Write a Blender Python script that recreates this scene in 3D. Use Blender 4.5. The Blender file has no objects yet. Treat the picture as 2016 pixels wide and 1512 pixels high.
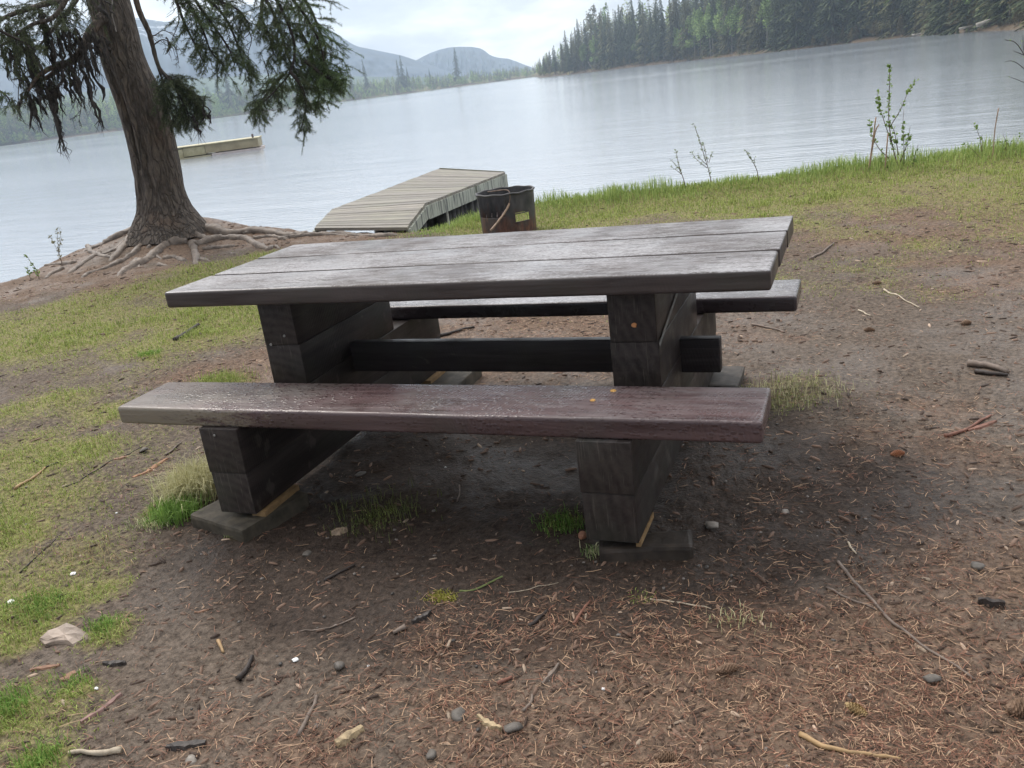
import bpy, math, random
import numpy as np
from mathutils import Vector
rnd = random.Random(7)
RG = np.random.default_rng(11)
scene = bpy.context.scene
COL = scene.collection

# ------------------------------------------------------------------ camera
CAM = np.array([1.465, -3.276, 1.485]); FPX = 1746.0
def _axes(yaw, pitch, roll):
    y, p, r = map(math.radians, (yaw, pitch, roll))
    fw = np.array([math.sin(y)*math.cos(p), math.cos(y)*math.cos(p), math.sin(p)])
    ri = np.cross(fw, [0, 0, 1.0]); ri /= np.linalg.norm(ri)
    up = np.cross(ri, fw)
    return ri*math.cos(r)-up*math.sin(r), up*math.cos(r)+ri*math.sin(r), fw
RI, UP, FW = _axes(-22.82, -18.95, 7.25)
cd = bpy.data.cameras.new('camera'); cam = bpy.data.objects.new('camera', cd); COL.objects.link(cam)
from mathutils import Matrix
M = Matrix((RI.tolist(), UP.tolist(), (-FW).tolist())).transposed().to_4x4()
M.translation = Vector(CAM.tolist()); cam.matrix_world = M
cd.sensor_fit = 'HORIZONTAL'; cd.sensor_width = 36.0; cd.lens = 36.0*FPX/2016
cd.clip_start = 0.05; cd.clip_end = 20000
scene.camera = cam

# ------------------------------------------------------------------ world, sun, exposure
SUN_EL, SUN_AZ = math.radians(48), math.radians(-60)
world = bpy.data.worlds.new('World'); scene.world = world; world.use_nodes = True
nt = world.node_tree; nt.nodes.clear()
def N(tree, t, **kw):
    n = tree.nodes.new(t)
    for k, v in kw.items(): setattr(n, k, v)
    return n
out = N(nt, 'ShaderNodeOutputWorld'); bg = N(nt, 'ShaderNodeBackground')
sky = N(nt, 'ShaderNodeTexSky'); sky.sky_type = 'NISHITA'; sky.sun_disc = False
sky.sun_elevation = SUN_EL; sky.sun_rotation = SUN_AZ
tc = N(nt, 'ShaderNodeTexCoord'); mp = N(nt, 'ShaderNodeMapping'); mp.inputs['Scale'].default_value = (1, 1, 3.2)
mp.inputs['Location'].default_value = (0.35, 0.2, 0.0)
n1 = N(nt, 'ShaderNodeTexNoise'); n1.inputs['Scale'].default_value = 5.5; n1.inputs['Detail'].default_value = 7; n1.inputs['Roughness'].default_value = 0.56
n1.inputs['Distortion'].default_value = 0.25
cr = N(nt, 'ShaderNodeValToRGB'); e = cr.color_ramp.elements
e[0].position = 0.38; e[0].color = (0.55, 0.55, 0.57, 1); e[1].position = 0.60; e[1].color = (1.14, 1.14, 1.13, 1)
m = e.new(0.48); m.color = (0.71, 0.715, 0.73, 1)
n2 = N(nt, 'ShaderNodeTexNoise'); n2.inputs['Scale'].default_value = 2.3; n2.inputs['Detail'].default_value = 3
cr2 = N(nt, 'ShaderNodeValToRGB'); e = cr2.color_ramp.elements
e[0].position = 0.60; e[0].color = (1, 1, 1, 1); e[1].position = 0.72; e[1].color = (0.55, 0.55, 0.55, 1)
sk = N(nt, 'ShaderNodeVectorMath', operation='SCALE'); sk.inputs['Scale'].default_value = 0.14
mx = N(nt, 'ShaderNodeMix', data_type='RGBA')
L = nt.links.new
L(tc.outputs['Generated'], mp.inputs['Vector']); L(mp.outputs['Vector'], n1.inputs['Vector']); L(mp.outputs['Vector'], n2.inputs['Vector'])
L(n1.outputs['Fac'], cr.inputs['Fac']); L(n2.outputs['Fac'], cr2.inputs['Fac']); L(sky.outputs['Color'], sk.inputs[0])
L(cr2.outputs['Color'], mx.inputs['Factor']); L(sk.outputs['Vector'], mx.inputs['A']); L(cr.outputs['Color'], mx.inputs['B'])
# added gradient shapes the light: sky dimmer behind the viewer, brighter over the lake
dp = N(nt, 'ShaderNodeVectorMath', operation='DOT_PRODUCT'); dp.inputs[1].default_value = (-0.36, 0.80, 0.35)
L(tc.outputs['Generated'], dp.inputs[0])
mr = N(nt, 'ShaderNodeMapRange'); mr.interpolation_type = 'SMOOTHSTEP'; mr.inputs['From Min'].default_value = -0.75; mr.inputs['From Max'].default_value = 0.9; mr.inputs['To Min'].default_value = 0.30; mr.inputs['To Max'].default_value = 1.25
L(dp.outputs['Value'], mr.inputs['Value'])
sg = N(nt, 'ShaderNodeVectorMath', operation='SCALE'); L(mx.outputs['Result'], sg.inputs[0]); L(mr.outputs['Result'], sg.inputs['Scale'])
# an overcast sky is brighter overhead than at the horizon
sz_ = N(nt, 'ShaderNodeSeparateXYZ'); L(tc.outputs['Generated'], sz_.inputs[0])
me_ = N(nt, 'ShaderNodeMapRange'); me_.inputs['From Min'].default_value = 0.0; me_.inputs['From Max'].default_value = 0.75; me_.inputs['To Min'].default_value = 0.44; me_.inputs['To Max'].default_value = 1.0
L(sz_.outputs['Z'], me_.inputs['Value'])
sg2 = N(nt, 'ShaderNodeVectorMath', operation='SCALE'); L(sg.outputs['Vector'], sg2.inputs[0]); L(me_.outputs['Result'], sg2.inputs['Scale'])
L(sg2.outputs['Vector'], bg.inputs['Color']); bg.inputs['Strength'].default_value = 1.0
L(bg.outputs['Background'], out.inputs['Surface'])
sd = bpy.data.lights.new('sun', 'SUN'); sd.energy = 1.0; sd.angle = math.radians(25); sd.color = (1, 0.93, 0.84)
so = bpy.data.objects.new('sun', sd); COL.objects.link(so)
sdir = Vector((math.sin(SUN_AZ)*math.cos(SUN_EL), math.cos(SUN_AZ)*math.cos(SUN_EL), math.sin(SUN_EL)))
so.rotation_euler = sdir.to_track_quat('Z', 'Y').to_euler(); so.location = (0, 0, 30)
scene.view_settings.view_transform = 'Standard'; scene.view_settings.look = 'None'
scene.view_settings.exposure = 1.2; scene.view_settings.gamma = 1.0
scene.render.engine = 'CYCLES'
cy = scene.cycles; cy.max_bounces = 6; cy.diffuse_bounces = 3; cy.glossy_bounces = 3; cy.transmission_bounces = 2
cy.transparent_max_bounces = 8; cy.volume_bounces = 1; cy.use_denoising = True
cy.volume_step_rate = 1.0

# ------------------------------------------------------------------ numpy noise
def _h(i, j, k, s):
    n = (i.astype(np.int64)*374761393 + j.astype(np.int64)*668265263 + k*2147483647 + s*1274126177) & 0xffffffff
    n = ((n ^ (n >> 13))*1274126177) & 0xffffffff
    n = (n ^ (n >> 16)) & 0xffffff
    return n/16777215.0
def vn(x, y, s=0):
    x = np.asarray(x, float); y = np.asarray(y, float)
    xi = np.floor(x); yi = np.floor(y); fx = x-xi; fy = y-yi
    fx = fx*fx*(3-2*fx); fy = fy*fy*(3-2*fy)
    a = _h(xi, yi, 0, s); b = _h(xi+1, yi, 0, s); c = _h(xi, yi+1, 0, s); d = _h(xi+1, yi+1, 0, s)
    return (a*(1-fx)+b*fx)*(1-fy)+(c*(1-fx)+d*fx)*fy
def fbm(x, y, s=0, o=4, g=0.5):
    t = 0; a = 1; w = 0
    for k in range(o):
        t = t+a*vn(x*2**k+17.3*k, y*2**k-9.1*k, s+k); w += a; a *= g
    return t/w
def ss(a, b, x):
    t = np.clip((x-a)/(b-a), 0, 1); return t*t*(3-2*t)

# ------------------------------------------------------------------ rays (used only to read positions off the photo)
def ray(u, v):
    d = (u-1008)/FPX*RI+(756-v)/FPX*UP+FW; return d/np.linalg.norm(d)
def bp(u, v, z=0.0):
    d = ray(u, v); return CAM+d*((z-CAM[2])/d[2])
def at(u, v, D):
    d = ray(u, v); return CAM+d*(D/math.hypot(d[0], d[1]))
def az_of(u, v):
    d = ray(u, v); return math.atan2(d[0], d[1])

# ------------------------------------------------------------------ terrain
WATER = -0.6
BANK = np.array([(-16, -30), (-12.5, -14), (-9.6, -4), (-8.2, 0.8), (-7.62, 3.6), (-7.75, 4.4), (-8.0, 5.2), (-8.2, 5.9), (-8.0, 6.35), (-7.45, 6.5), (-6.7, 6.35),
                 (-6.0, 6.15), (-5.2, 5.95), (-4.5, 5.9), (-3.7, 5.8), (-3.2, 5.85), (-2.75, 6.15), (-2.1, 6.62), (-1.2, 7.05), (-0.4, 7.2),
                 (0.9, 7.5), (1.9, 7.9), (3.2, 8.35), (5.5, 9.3), (9, 11), (16, 13.5), (34, 16), (60, 15)], float)
LAND = np.vstack([BANK, [(90, -60), (0, -90), (-40, -60)]])
TREE = np.array([-7.0, 5.95])
def bank_s(x, y):
    x = np.asarray(x, float); y = np.asarray(y, float)
    d2 = np.full(x.shape, 1e9)
    for (ax, ay), (bx, by) in zip(BANK[:-1], BANK[1:]):
        ex, ey = bx-ax, by-ay
        t = np.clip(((x-ax)*ex+(y-ay)*ey)/(ex*ex+ey*ey), 0, 1)
        d2 = np.minimum(d2, (x-ax-t*ex)**2+(y-ay-t*ey)**2)
    ins = np.zeros(x.shape, bool); n = len(LAND)
    for i in range(n):
        ax, ay = LAND[i]; bx, by = LAND[(i+1) % n]
        if ay == by: continue
        c = ((ay > y) != (by > y)) & (x < (bx-ax)*(y-ay)/(by-ay)+ax)
        ins ^= c
    return np.where(ins, 1, -1)*np.sqrt(d2)
# shoreline distance by azimuth
SH = [(az_of(u, v), D) for u, v, D in [(-900, 400, 420), (-300, 320, 520), (0, 286, 570), (300, 248, 600), (600, 210, 660), (900, 172, 740), (1052, 152, 780),
      (1064, 150, 480), (1120, 146, 430), (1268, 128, 380), (1400, 112, 318), (1520, 100, 262), (1700, 80, 240), (1800, 66, 222), (1900, 58, 178), (2016, 50, 138), (2200, 40, 90), (2500, 40, 55)]]
SHA = np.array([a for a, _ in SH]); SHD = np.array([d for _, d in SH])
def shore_D(az): return np.interp(az, SHA, SHD)
def height(x, y, fine=True):
    x = np.asarray(x, float); y = np.asarray(y, float)
    s = bank_s(x, y)
    sj = s+(fbm(x*1.7, y*1.7, 5, 3)-0.5)*0.28*np.exp(-(np.hypot(x, y)/40)**2)
    land = -0.03+(fbm(x*0.45, y*0.45, 1, 3)-0.5)*0.10*ss(1.5, 4.5, np.hypot(x, y+0.2))+(fbm(x*2.3, y*2.3, 2, 3)-0.5)*0.035
    if fine:
        r = np.hypot(x-CAM[0], y-CAM[1])
        near = np.clip(1.4-r/14, 0, 1)
        n3 = fbm(x*9, y*9, 3, 3); n4 = fbm(x*38, y*38, 4, 3)
        land = land+((n3-0.5)*0.026+(n4-0.5)*0.011*np.clip(1.3-r/6, 0, 1))*near
    dt = np.hypot(x-TREE[0], y-TREE[1])
    land = land+0.25*np.exp(-(dt/0.95)**2)+0.10*np.exp(-((x+5.6)**2/1.3+(y-6.1)**2/0.25))
    land = land+0.10*np.exp(-(sj/0.6)**2)*ss(-3.2, -2.0, x)
    # a shallow hollow worn under the table and seats
    land = land+0.010*np.exp(-((x/1.6)**2+((y+0.6)/0.9)**2))
    drop = ss(0.05, -0.9, sj)
    bed = -1.35-np.clip(-s-1, 0, 30)*0.06
    z = land*(1-drop)+bed*drop
    az = np.arctan2(x-CAM[0], y-CAM[1]); rr = np.hypot(x-CAM[0], y-CAM[1])
    SD = shore_D(az)*(1+(fbm(az*30, az*0+3, 9, 3)-0.5)*0.035)
    far = -0.75+np.clip(rr-SD+4, 0, 1e9)*0.09
    far = np.minimum(far, 1.4+np.clip(rr-SD-15, 0, 400)*0.012)
    far = np.where(rr > SD-4, far, -9)
    return np.where((s < -3) & (np.abs(az+0.35) < 1.35), np.maximum(z, far), z)

def hit(u, v):
    """where the line of sight through a photo point meets the ground"""
    d = ray(u, v); hd = math.hypot(d[0], d[1])
    t = np.linspace(0.8, 22, 3000)/hd
    P = CAM[None]+d[None]*t[:, None]
    g = P[:, 2]-height(P[:, 0], P[:, 1], False)
    b = np.where(g < 0)[0]
    onland = bank_s(P[:, 0], P[:, 1]) > -0.25
    if len(b) and onland[b[0]]: k = b[0]
    else:
        g2 = np.where(onland, g, 9); k = int(np.argmin(g2))
    q = P[k].copy(); q[2] = float(height(q[0:1], q[1:2], False)[0]); return q

# ------------------------------------------------------------------ object helpers
def tag(o, label=None, cat=None, group=None, kind=None):
    if label: o['label'] = label
    if cat: o['category'] = cat
    if group: o['group'] = group
    if kind: o['kind'] = kind
    return o
def empty(name, loc):
    o = bpy.data.objects.new(name, None); COL.objects.link(o); o.location = [float(c) for c in loc]; o.empty_display_size = 0.1
    return o
def wl(o):
    p = np.zeros(3)
    while o is not None:
        p += np.array(o.location); o = o.parent
    return p
def make_mesh(name, V, F, cols=None, smooth=False, uv=None):
    me = bpy.data.meshes.new(name); V = np.asarray(V, np.float32)
    if isinstance(F, np.ndarray):
        k = F.shape[1]; nf = len(F)
        me.vertices.add(len(V)); me.vertices.foreach_set('co', V.ravel())
        me.loops.add(nf*k); me.polygons.add(nf)
        me.loops.foreach_set('vertex_index', F.astype(np.int32).ravel())
        me.polygons.foreach_set('loop_start', np.arange(0, nf*k, k, dtype=np.int32))
        me.polygons.foreach_set('loop_total', np.full(nf, k, np.int32))
        me.update(calc_edges=True)
    else:
        me.from_pydata(V.tolist(), [], F)
    if cols is not None:
        at_ = me.color_attributes.new('Col', 'FLOAT_COLOR', 'POINT')
        c = np.ones((len(V), 4), np.float32); c[:, :cols.shape[1]] = cols
        at_.data.foreach_set('color', c.ravel())
    if smooth: me.polygons.foreach_set('use_smooth', np.ones(len(me.polygons), bool))
    me.validate(); return me
def put(name, V, F, mat, parent=None, origin=None, cols=None, smooth=False):
    """mesh object from world-space vertices"""
    V = np.asarray(V, float)
    if parent is not None: base = wl(parent)
    else: base = np.array(origin, float) if origin is not None else np.zeros(3)
    me = make_mesh(name, V-base, F, cols, smooth); me.materials.append(mat)
    o = bpy.data.objects.new(name, me); COL.objects.link(o)
    if parent is not None: o.parent = parent
    else: o.location = base.tolist()
    return o
class MB:
    def __init__(s): s.V = []; s.F = []; s.C = []; s.n = 0
    def add(s, V, F, col=None):
        V = np.asarray(V, float); s.V.append(V)
        s.F += [[int(i)+s.n for i in f] for f in F]; s.n += len(V)
        s.C.append(np.tile(np.array(col if col is not None else (1, 1, 1)), (len(V), 1)))
    def put(s, name, mat, parent=None, origin=None, smooth=False, cols=False):
        return put(name, np.vstack(s.V), s.F, mat, parent, origin, np.vstack(s.C) if cols else None, smooth)
def tube(pts, rad, n=8, cap=True, jit=0.0, twist=0.0):
    P = np.asarray(pts, float); k = len(P); rad = np.broadcast_to(np.asarray(rad, float), (k,))
    T = np.gradient(P, axis=0); T /= np.linalg.norm(T, axis=1)[:, None]+1e-9
    a = np.cross(T[0], [0, 0, 1.0]); 
    if np.linalg.norm(a) < 0.1: a = np.cross(T[0], [1.0, 0, 0])
    a /= np.linalg.norm(a); V = []
    for i in range(k):
        a = a-T[i]*(a@T[i]); a /= np.linalg.norm(a)+1e-9; b = np.cross(T[i], a)
        th = np.arange(n)/n*2*math.pi+twist*i
        r = rad[i]*(1+jit*(RG.random(n)-0.5))
        V.append(P[i]+np.outer(np.cos(th)*r, a)+np.outer(np.sin(th)*r, b))
    V = np.vstack(V); F = []
    for i in range(k-1):
        for j in range(n):
            F.append([i*n+j, i*n+(j+1) % n, (i+1)*n+(j+1) % n, (i+1)*n+j])
    if cap: F.append(list(range(n))[::-1]); F.append([(k-1)*n+j for j in range(n)])
    return V, F
def smooth_path(P, m=6):
    P = np.asarray(P, float)
    if len(P) < 3:
        t = np.linspace(0, 1, m+1)[:, None]; return P[0]*(1-t)+P[-1]*t
    Q = np.vstack([2*P[0]-P[1], P, 2*P[-1]-P[-2]]); o = []
    for i in range(1, len(Q)-2):
        for t in np.arange(m)/m:
            o.append(0.5*((2*Q[i])+(-Q[i-1]+Q[i+1])*t+(2*Q[i-1]-5*Q[i]+4*Q[i+1]-Q[i+2])*t*t+(-Q[i-1]+3*Q[i]-3*Q[i+1]+Q[i+2])*t**3))
    o.append(P[-1]); return np.array(o)
def scatter(TV, TF, pos, rot, scl, cols, name, mat, origin=None, parent=None, smooth=False):
    """many copies of a small template as one mesh; rot (N,3,3), scl (N,3)"""
    TV = np.asarray(TV, float); k = len(TV); n = len(pos)
    V = np.einsum('nij,nkj->nki', rot, TV[None]*scl[:, None, :])+pos[:, None, :]
    F = (np.asarray(TF)[None]+(np.arange(n)*k)[:, None, None]).reshape(-1, np.asarray(TF).shape[1])
    C = np.repeat(cols, k, axis=0) if cols is not None else None
    return put(name, V.reshape(-1, 3), F, mat, parent, origin, C, smooth)
def rotz(a, tilt=None, taz=None):
    n = len(a); c, s = np.cos(a), np.sin(a); R = np.zeros((n, 3, 3))
    R[:, 0, 0] = c; R[:, 0, 1] = -s; R[:, 1, 0] = s; R[:, 1, 1] = c; R[:, 2, 2] = 1
    if tilt is not None:
        ct, st = np.cos(tilt), np.sin(tilt); T = np.zeros((n, 3, 3))
        T[:, 0, 0] = 1; T[:, 1, 1] = ct; T[:, 1, 2] = -st; T[:, 2, 1] = st; T[:, 2, 2] = ct
        R = np.einsum('nij,njk->nik', R, T)
    return R

# ------------------------------------------------------------------ materials
def mat_new(name):
    m = bpy.data.materials.new(name); m.use_nodes = True; t = m.node_tree
    return m, t, t.nodes['Principled BSDF']
def noise(t, vec, scale, detail=4, rough=0.55, dist=0.0):
    n = N(t, 'ShaderNodeTexNoise'); n.inputs['Scale'].default_value = scale; n.inputs['Detail'].default_value = detail
    n.inputs['Roughness'].default_value = rough; n.inputs['Distortion'].default_value = dist
    t.links.new(vec, n.inputs['Vector']); return n.outputs['Fac']
def ramp(t, fac, stops):
    r = N(t, 'ShaderNodeValToRGB'); el = r.color_ramp.elements
    while len(el) < len(stops): el.new(0.5)
    for q, (p, c) in zip(el, stops):
        q.position = p; q.color = (c[0], c[1], c[2], 1) if hasattr(c, '__len__') else (c, c, c, 1)
    t.links.new(fac, r.inputs['Fac']); return r.outputs['Color']
def mapping(t, scale=(1, 1, 1), rot=(0, 0, 0), src='Object'):
    c = N(t, 'ShaderNodeTexCoord'); m = N(t, 'ShaderNodeMapping'); m.inputs['Scale'].default_value = scale; m.inputs['Rotation'].default_value = rot
    t.links.new(c.outputs[src], m.inputs['Vector']); return m.outputs['Vector']
def mixc(t, f, a, b, blend='MIX'):
    m = N(t, 'ShaderNodeMix', data_type='RGBA'); m.blend_type = blend
    for s, v in (('Factor', f), ('A', a), ('B', b)):
        if isinstance(v, (int, float)): m.inputs[s].default_value = v
        elif isinstance(v, tuple): m.inputs[s].default_value = (*v, 1)
        else: t.links.new(v, m.inputs[s])
    return m.outputs['Result']
def mth(t, op, a, b=0.0, c=None):
    m = N(t, 'ShaderNodeMath', operation=op)
    for i, v in enumerate((a, b) if c is None else (a, b, c)):
        if isinstance(v, (int, float)): m.inputs[i].default_value = v
        else: t.links.new(v, m.inputs[i])
    return m.outputs[0]
def bump(t, b, h, strength=0.5, dist=0.01, nrm=None):
    n = N(t, 'ShaderNodeBump'); n.inputs['Strength'].default_value = strength; n.inputs['Distance'].default_value = dist
    t.links.new(h, n.inputs['Height'])
    if nrm is not None: t.links.new(nrm, n.inputs['Normal'])
    if b is not None: t.links.new(n.outputs['Normal'], b.inputs['Normal'])
    return n.outputs['Normal']
def setc(t, b, col):
    if isinstance(col, tuple): b.inputs['Base Color'].default_value = (*col, 1)
    else: t.links.new(col, b.inputs['Base Color'])

def mat_simple(name, col, rough=0.7, var=0.35, sc=30, spec=0.4, bmp=0.3, bd=0.003):
    m, t, b = mat_new(name); v = mapping(t)
    f = noise(t, v, sc, 4)
    setc(t, b, ramp(t, f, [(0.3, tuple(c*(1-var) for c in col)), (0.7, tuple(c*(1+var) for c in col))]))
    b.inputs['Roughness'].default_value = rough; b.inputs['Specular IOR Level'].default_value = spec
    bump(t, b, f, bmp, bd); return m
def mat_attr(name, rough=0.6, spec=0.35, var=0.0, trans=0.0):
    m, t, b = mat_new(name); a = N(t, 'ShaderNodeAttribute'); a.attribute_name = 'Col'
    c = a.outputs['Color']
    if var:
        f = noise(t, mapping(t), 14, 3); c = mixc(t, 1.0, c, ramp(t, f, [(0.3, 1-var), (0.7, 1+var)]), 'MULTIPLY')
    setc(t, b, c); b.inputs['Roughness'].default_value = rough; b.inputs['Specular IOR Level'].default_value = spec
    if trans:
        tr = N(t, 'ShaderNodeBsdfTranslucent'); t.links.new(c, tr.inputs['Color']); mxs = N(t, 'ShaderNodeMixShader'); mxs.inputs[0].default_value = trans
        o = [n for n in t.nodes if n.type == 'OUTPUT_MATERIAL'][0]
        t.links.new(b.outputs[0], mxs.inputs[1]); t.links.new(tr.outputs[0], mxs.inputs[2]); t.links.new(mxs.outputs[0], o.inputs['Surface'])
    return m

def mat_wood(name, axis=0, top_wear=0.5, seed=0.0, paleend=False, spec=0.5, dark=(0.030, 0.023, 0.023), lite=(0.075, 0.055, 0.055), rough=(0.22, 0.5), drops=0.0, endpale=0.0):
    m, t, b = mat_new(name)
    sc = [14, 14, 14]; sc[axis] = 0.9
    v = mapping(t, tuple(sc)); vo = mapping(t)
    grain = noise(t, v, 2.2, 8, 0.62, 0.6)
    fs = [70, 70, 70]; fs[axis] = 3
    fine = noise(t, mapping(t, tuple(fs)), 1.6, 3, 0.6)
    # rough-sawn marks across the grain
    wv = N(t, 'ShaderNodeTexWave'); wv.wave_type = 'BANDS'; wv.bands_direction = 'X' if axis == 0 else 'Y'
    wv.inputs['Scale'].default_value = 26; wv.inputs['Distortion'].default_value = 2.5; wv.inputs['Detail'].default_value = 2; wv.inputs['Detail Scale'].default_value = 0.6
    t.links.new(mapping(t, (1, 1, 1), (0, 0.25, 0.2)), wv.inputs['Vector'])
    sawmask = ramp(t, noise(t, vo, 2.3, 2), [(0.47, 0.0), (0.6, 1.0)])
    saw = mth(t, 'MULTIPLY', wv.outputs['Fac'], sawmask)
    col = mixc(t, ramp(t, grain, [(0.32, 0.0), (0.68, 1.0)]), dark, lite)
    mold = ramp(t, noise(t, vo, 3.1, 4), [(0.5, 0.0), (0.68, 1.0)])
    col = mixc(t, mth(t, 'MULTIPLY', mold, 0.45), col, (0.050, 0.052, 0.040))
    g = N(t, 'ShaderNodeNewGeometry'); sx = N(t, 'ShaderNodeSeparateXYZ'); t.links.new(g.outputs['Normal'], sx.inputs[0])
    up = ramp(t, sx.outputs['Z'], [(0.55, 0.0), (0.9, 1.0)])
    ws = [9, 9, 9]; ws[axis] = 2.2
    w1 = noise(t, mapping(t, tuple(ws)), 3.6, 9, 0.72, 0.8)
    w2 = noise(t, vo, 1.5, 3, 0.5)
    w = mth(t, 'ADD', mth(t, 'MULTIPLY', w1, 0.75), mth(t, 'MULTIPLY', w2, 0.35))
    w = mth(t, 'ADD', w, mth(t, 'MULTIPLY', saw, 0.05))
    wm = ramp(t, w, [(0.60-0.16*top_wear, 0.0), (0.70-0.10*top_wear, 1.0)])
    wm = mth(t, 'MULTIPLY', mth(t, 'MULTIPLY', wm, up), top_wear)
    col = mixc(t, wm, col, (0.25, 0.24, 0.245))
    em = ramp(t, w1, [(0.62, 0.0), (0.7, 1.0)])
    col = mixc(t, mth(t, 'MULTIPLY', em, 0.22), col, (0.20, 0.18, 0.15))
    if top_wear > .5:
        fsp = [60, 60, 60]; fsp[axis] = 22
        spk = noise(t, mapping(t, tuple(fsp)), 3.0, 5, 0.75)
        sm_ = ramp(t, mth(t, 'ADD', spk, mth(t, 'MULTIPLY', mth(t, 'SUBTRACT', w2, .5), .5)), [(0.50, 0.0), (0.60, 1.0)])
        col = mixc(t, mth(t, 'MULTIPLY', mth(t, 'MULTIPLY', sm_, up), .60), col, (0.46, 0.45, 0.47))
    if paleend:
        sxx = N(t, 'ShaderNodeSeparateXYZ'); t.links.new(vo, sxx.inputs[0])
        px = mth(t, 'MULTIPLY', mth(t, 'ADD', sxx.outputs['X'], .55), -1.3)
        pn = mth(t, 'ADD', px, mth(t, 'MULTIPLY', mth(t, 'SUBTRACT', w1, .5), 2.6))
        pn = mth(t, 'MULTIPLY', ramp(t, pn, [(0.05, 0.0), (0.4, 1.0)]), mth(t, 'SUBTRACT', 1.0, mth(t, 'MULTIPLY', up, .65)))
        col = mixc(t, mth(t, 'MULTIPLY', pn, .8), col, (0.24, 0.205, 0.155))
    if axis == 1:
        sy = N(t, 'ShaderNodeSeparateXYZ'); t.links.new(g.outputs['Normal'], sy.inputs[0])
        eg = ramp(t, mth(t, 'ABSOLUTE', sy.outputs['Y']), [(0.8, 0.0), (0.95, 1.0)])
        rg_ = N(t, 'ShaderNodeTexWave'); rg_.wave_type = 'RINGS'; rg_.rings_direction = 'Y'; rg_.inputs['Scale'].default_value = 9; rg_.inputs['Distortion'].default_value = 3; rg_.inputs['Detail'].default_value = 3; rg_.inputs['Detail Scale'].default_value = 1.5
        mo_ = N(t, 'ShaderNodeMapping'); mo_.inputs['Location'].default_value = (.85, 0, .12); t.links.new(vo, mo_.inputs['Vector']); t.links.new(mo_.outputs[0], rg_.inputs['Vector'])
        col = mixc(t, mth(t, 'MULTIPLY', eg, mth(t, 'MULTIPLY', rg_.outputs['Fac'], .25)), col, (0.085, 0.07, 0.062))
        scr = ramp(t, noise(t, mapping(t, (160, 10, 7), (0, .5, 0)), 1.0, 3, .6), [(0.60, 0.0), (0.66, 1.0)])
        col = mixc(t, mth(t, 'MULTIPLY', scr, .3), col, (0.16, 0.14, 0.12))
    hgt = mth(t, 'ADD', mth(t, 'MULTIPLY', grain, 0.5), mth(t, 'MULTIPLY', fine, 0.35))
    hgt = mth(t, 'ADD', hgt, mth(t, 'MULTIPLY', saw, 0.16))
    rg = ramp(t, noise(t, vo, 5.0, 5), [(0.35, rough[0]), (0.65, rough[1])])
    if drops:
        vr = N(t, 'ShaderNodeTexVoronoi'); vr.inputs['Scale'].default_value = 75; t.links.new(mapping(t, (0.55, 1, 1)), vr.inputs['Vector'])
        dr = ramp(t, vr.outputs['Distance'], [(0.25, 1.0), (0.42, 0.0)])
        dm = ramp(t, noise(t, vo, 2.1, 3), [(0.42, 0.0), (0.55, 1.0)])
        dd = mth(t, 'MULTIPLY', dr, dm)
        hgt = mth(t, 'ADD', hgt, mth(t, 'MULTIPLY', dd, drops))
        rg = mixc(t, dd, rg, (0.06, 0.06, 0.06))
        col = mixc(t, mth(t, 'MULTIPLY', dd, 0.35), col, (0.035, 0.02, 0.022))
    setc(t, b, col); t.links.new(rg, b.inputs['Roughness'])
    b.inputs['Specular IOR Level'].default_value = spec
    bump(t, b, hgt, 0.55, 0.006)
    return m
M_TOP = mat_wood('weathered_table_top', 0, .85, spec=.32, rough=(0.3, 0.6), dark=(0.038, 0.029, 0.027), lite=(0.09, 0.072, 0.068))
M_SEAT = mat_wood('wet_brown_seat', 0, 0.22, rough=(0.2, 0.5), dark=(0.052, 0.030, 0.031), lite=(0.125, 0.082, 0.082), drops=0.28, paleend=True)
M_SEAT2 = mat_wood('wet_rear_seat', 0, 0.6, rough=(0.18, 0.4), dark=(0.035, 0.026, 0.028), lite=(0.08, 0.062, 0.066))
M_BEAM = mat_wood('dark_stained_timber', 1, 0.15, spec=.25, rough=(0.35, 0.62), dark=(0.020, 0.0155, 0.0145), lite=(0.048, 0.037, 0.034))
M_STR = mat_wood('dark_stained_rail', 0, 0.3, spec=.25, rough=(0.3, 0.6), dark=(0.020, 0.017, 0.018), lite=(0.045, 0.038, 0.04))
M_PALEWOOD = mat_simple('raw_pale_wood', (0.30, 0.19, 0.09), 0.6, 0.25, 40)
M_CONC = mat_simple('damp_mossy_concrete', (0.068, 0.056, 0.040), 0.75, 0.6, 18, bmp=0.6, bd=0.006)
M_METALBOLT = mat_simple('dull_bolt', (0.3, 0.29, 0.27), 0.5, 0.2, 60)

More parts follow.
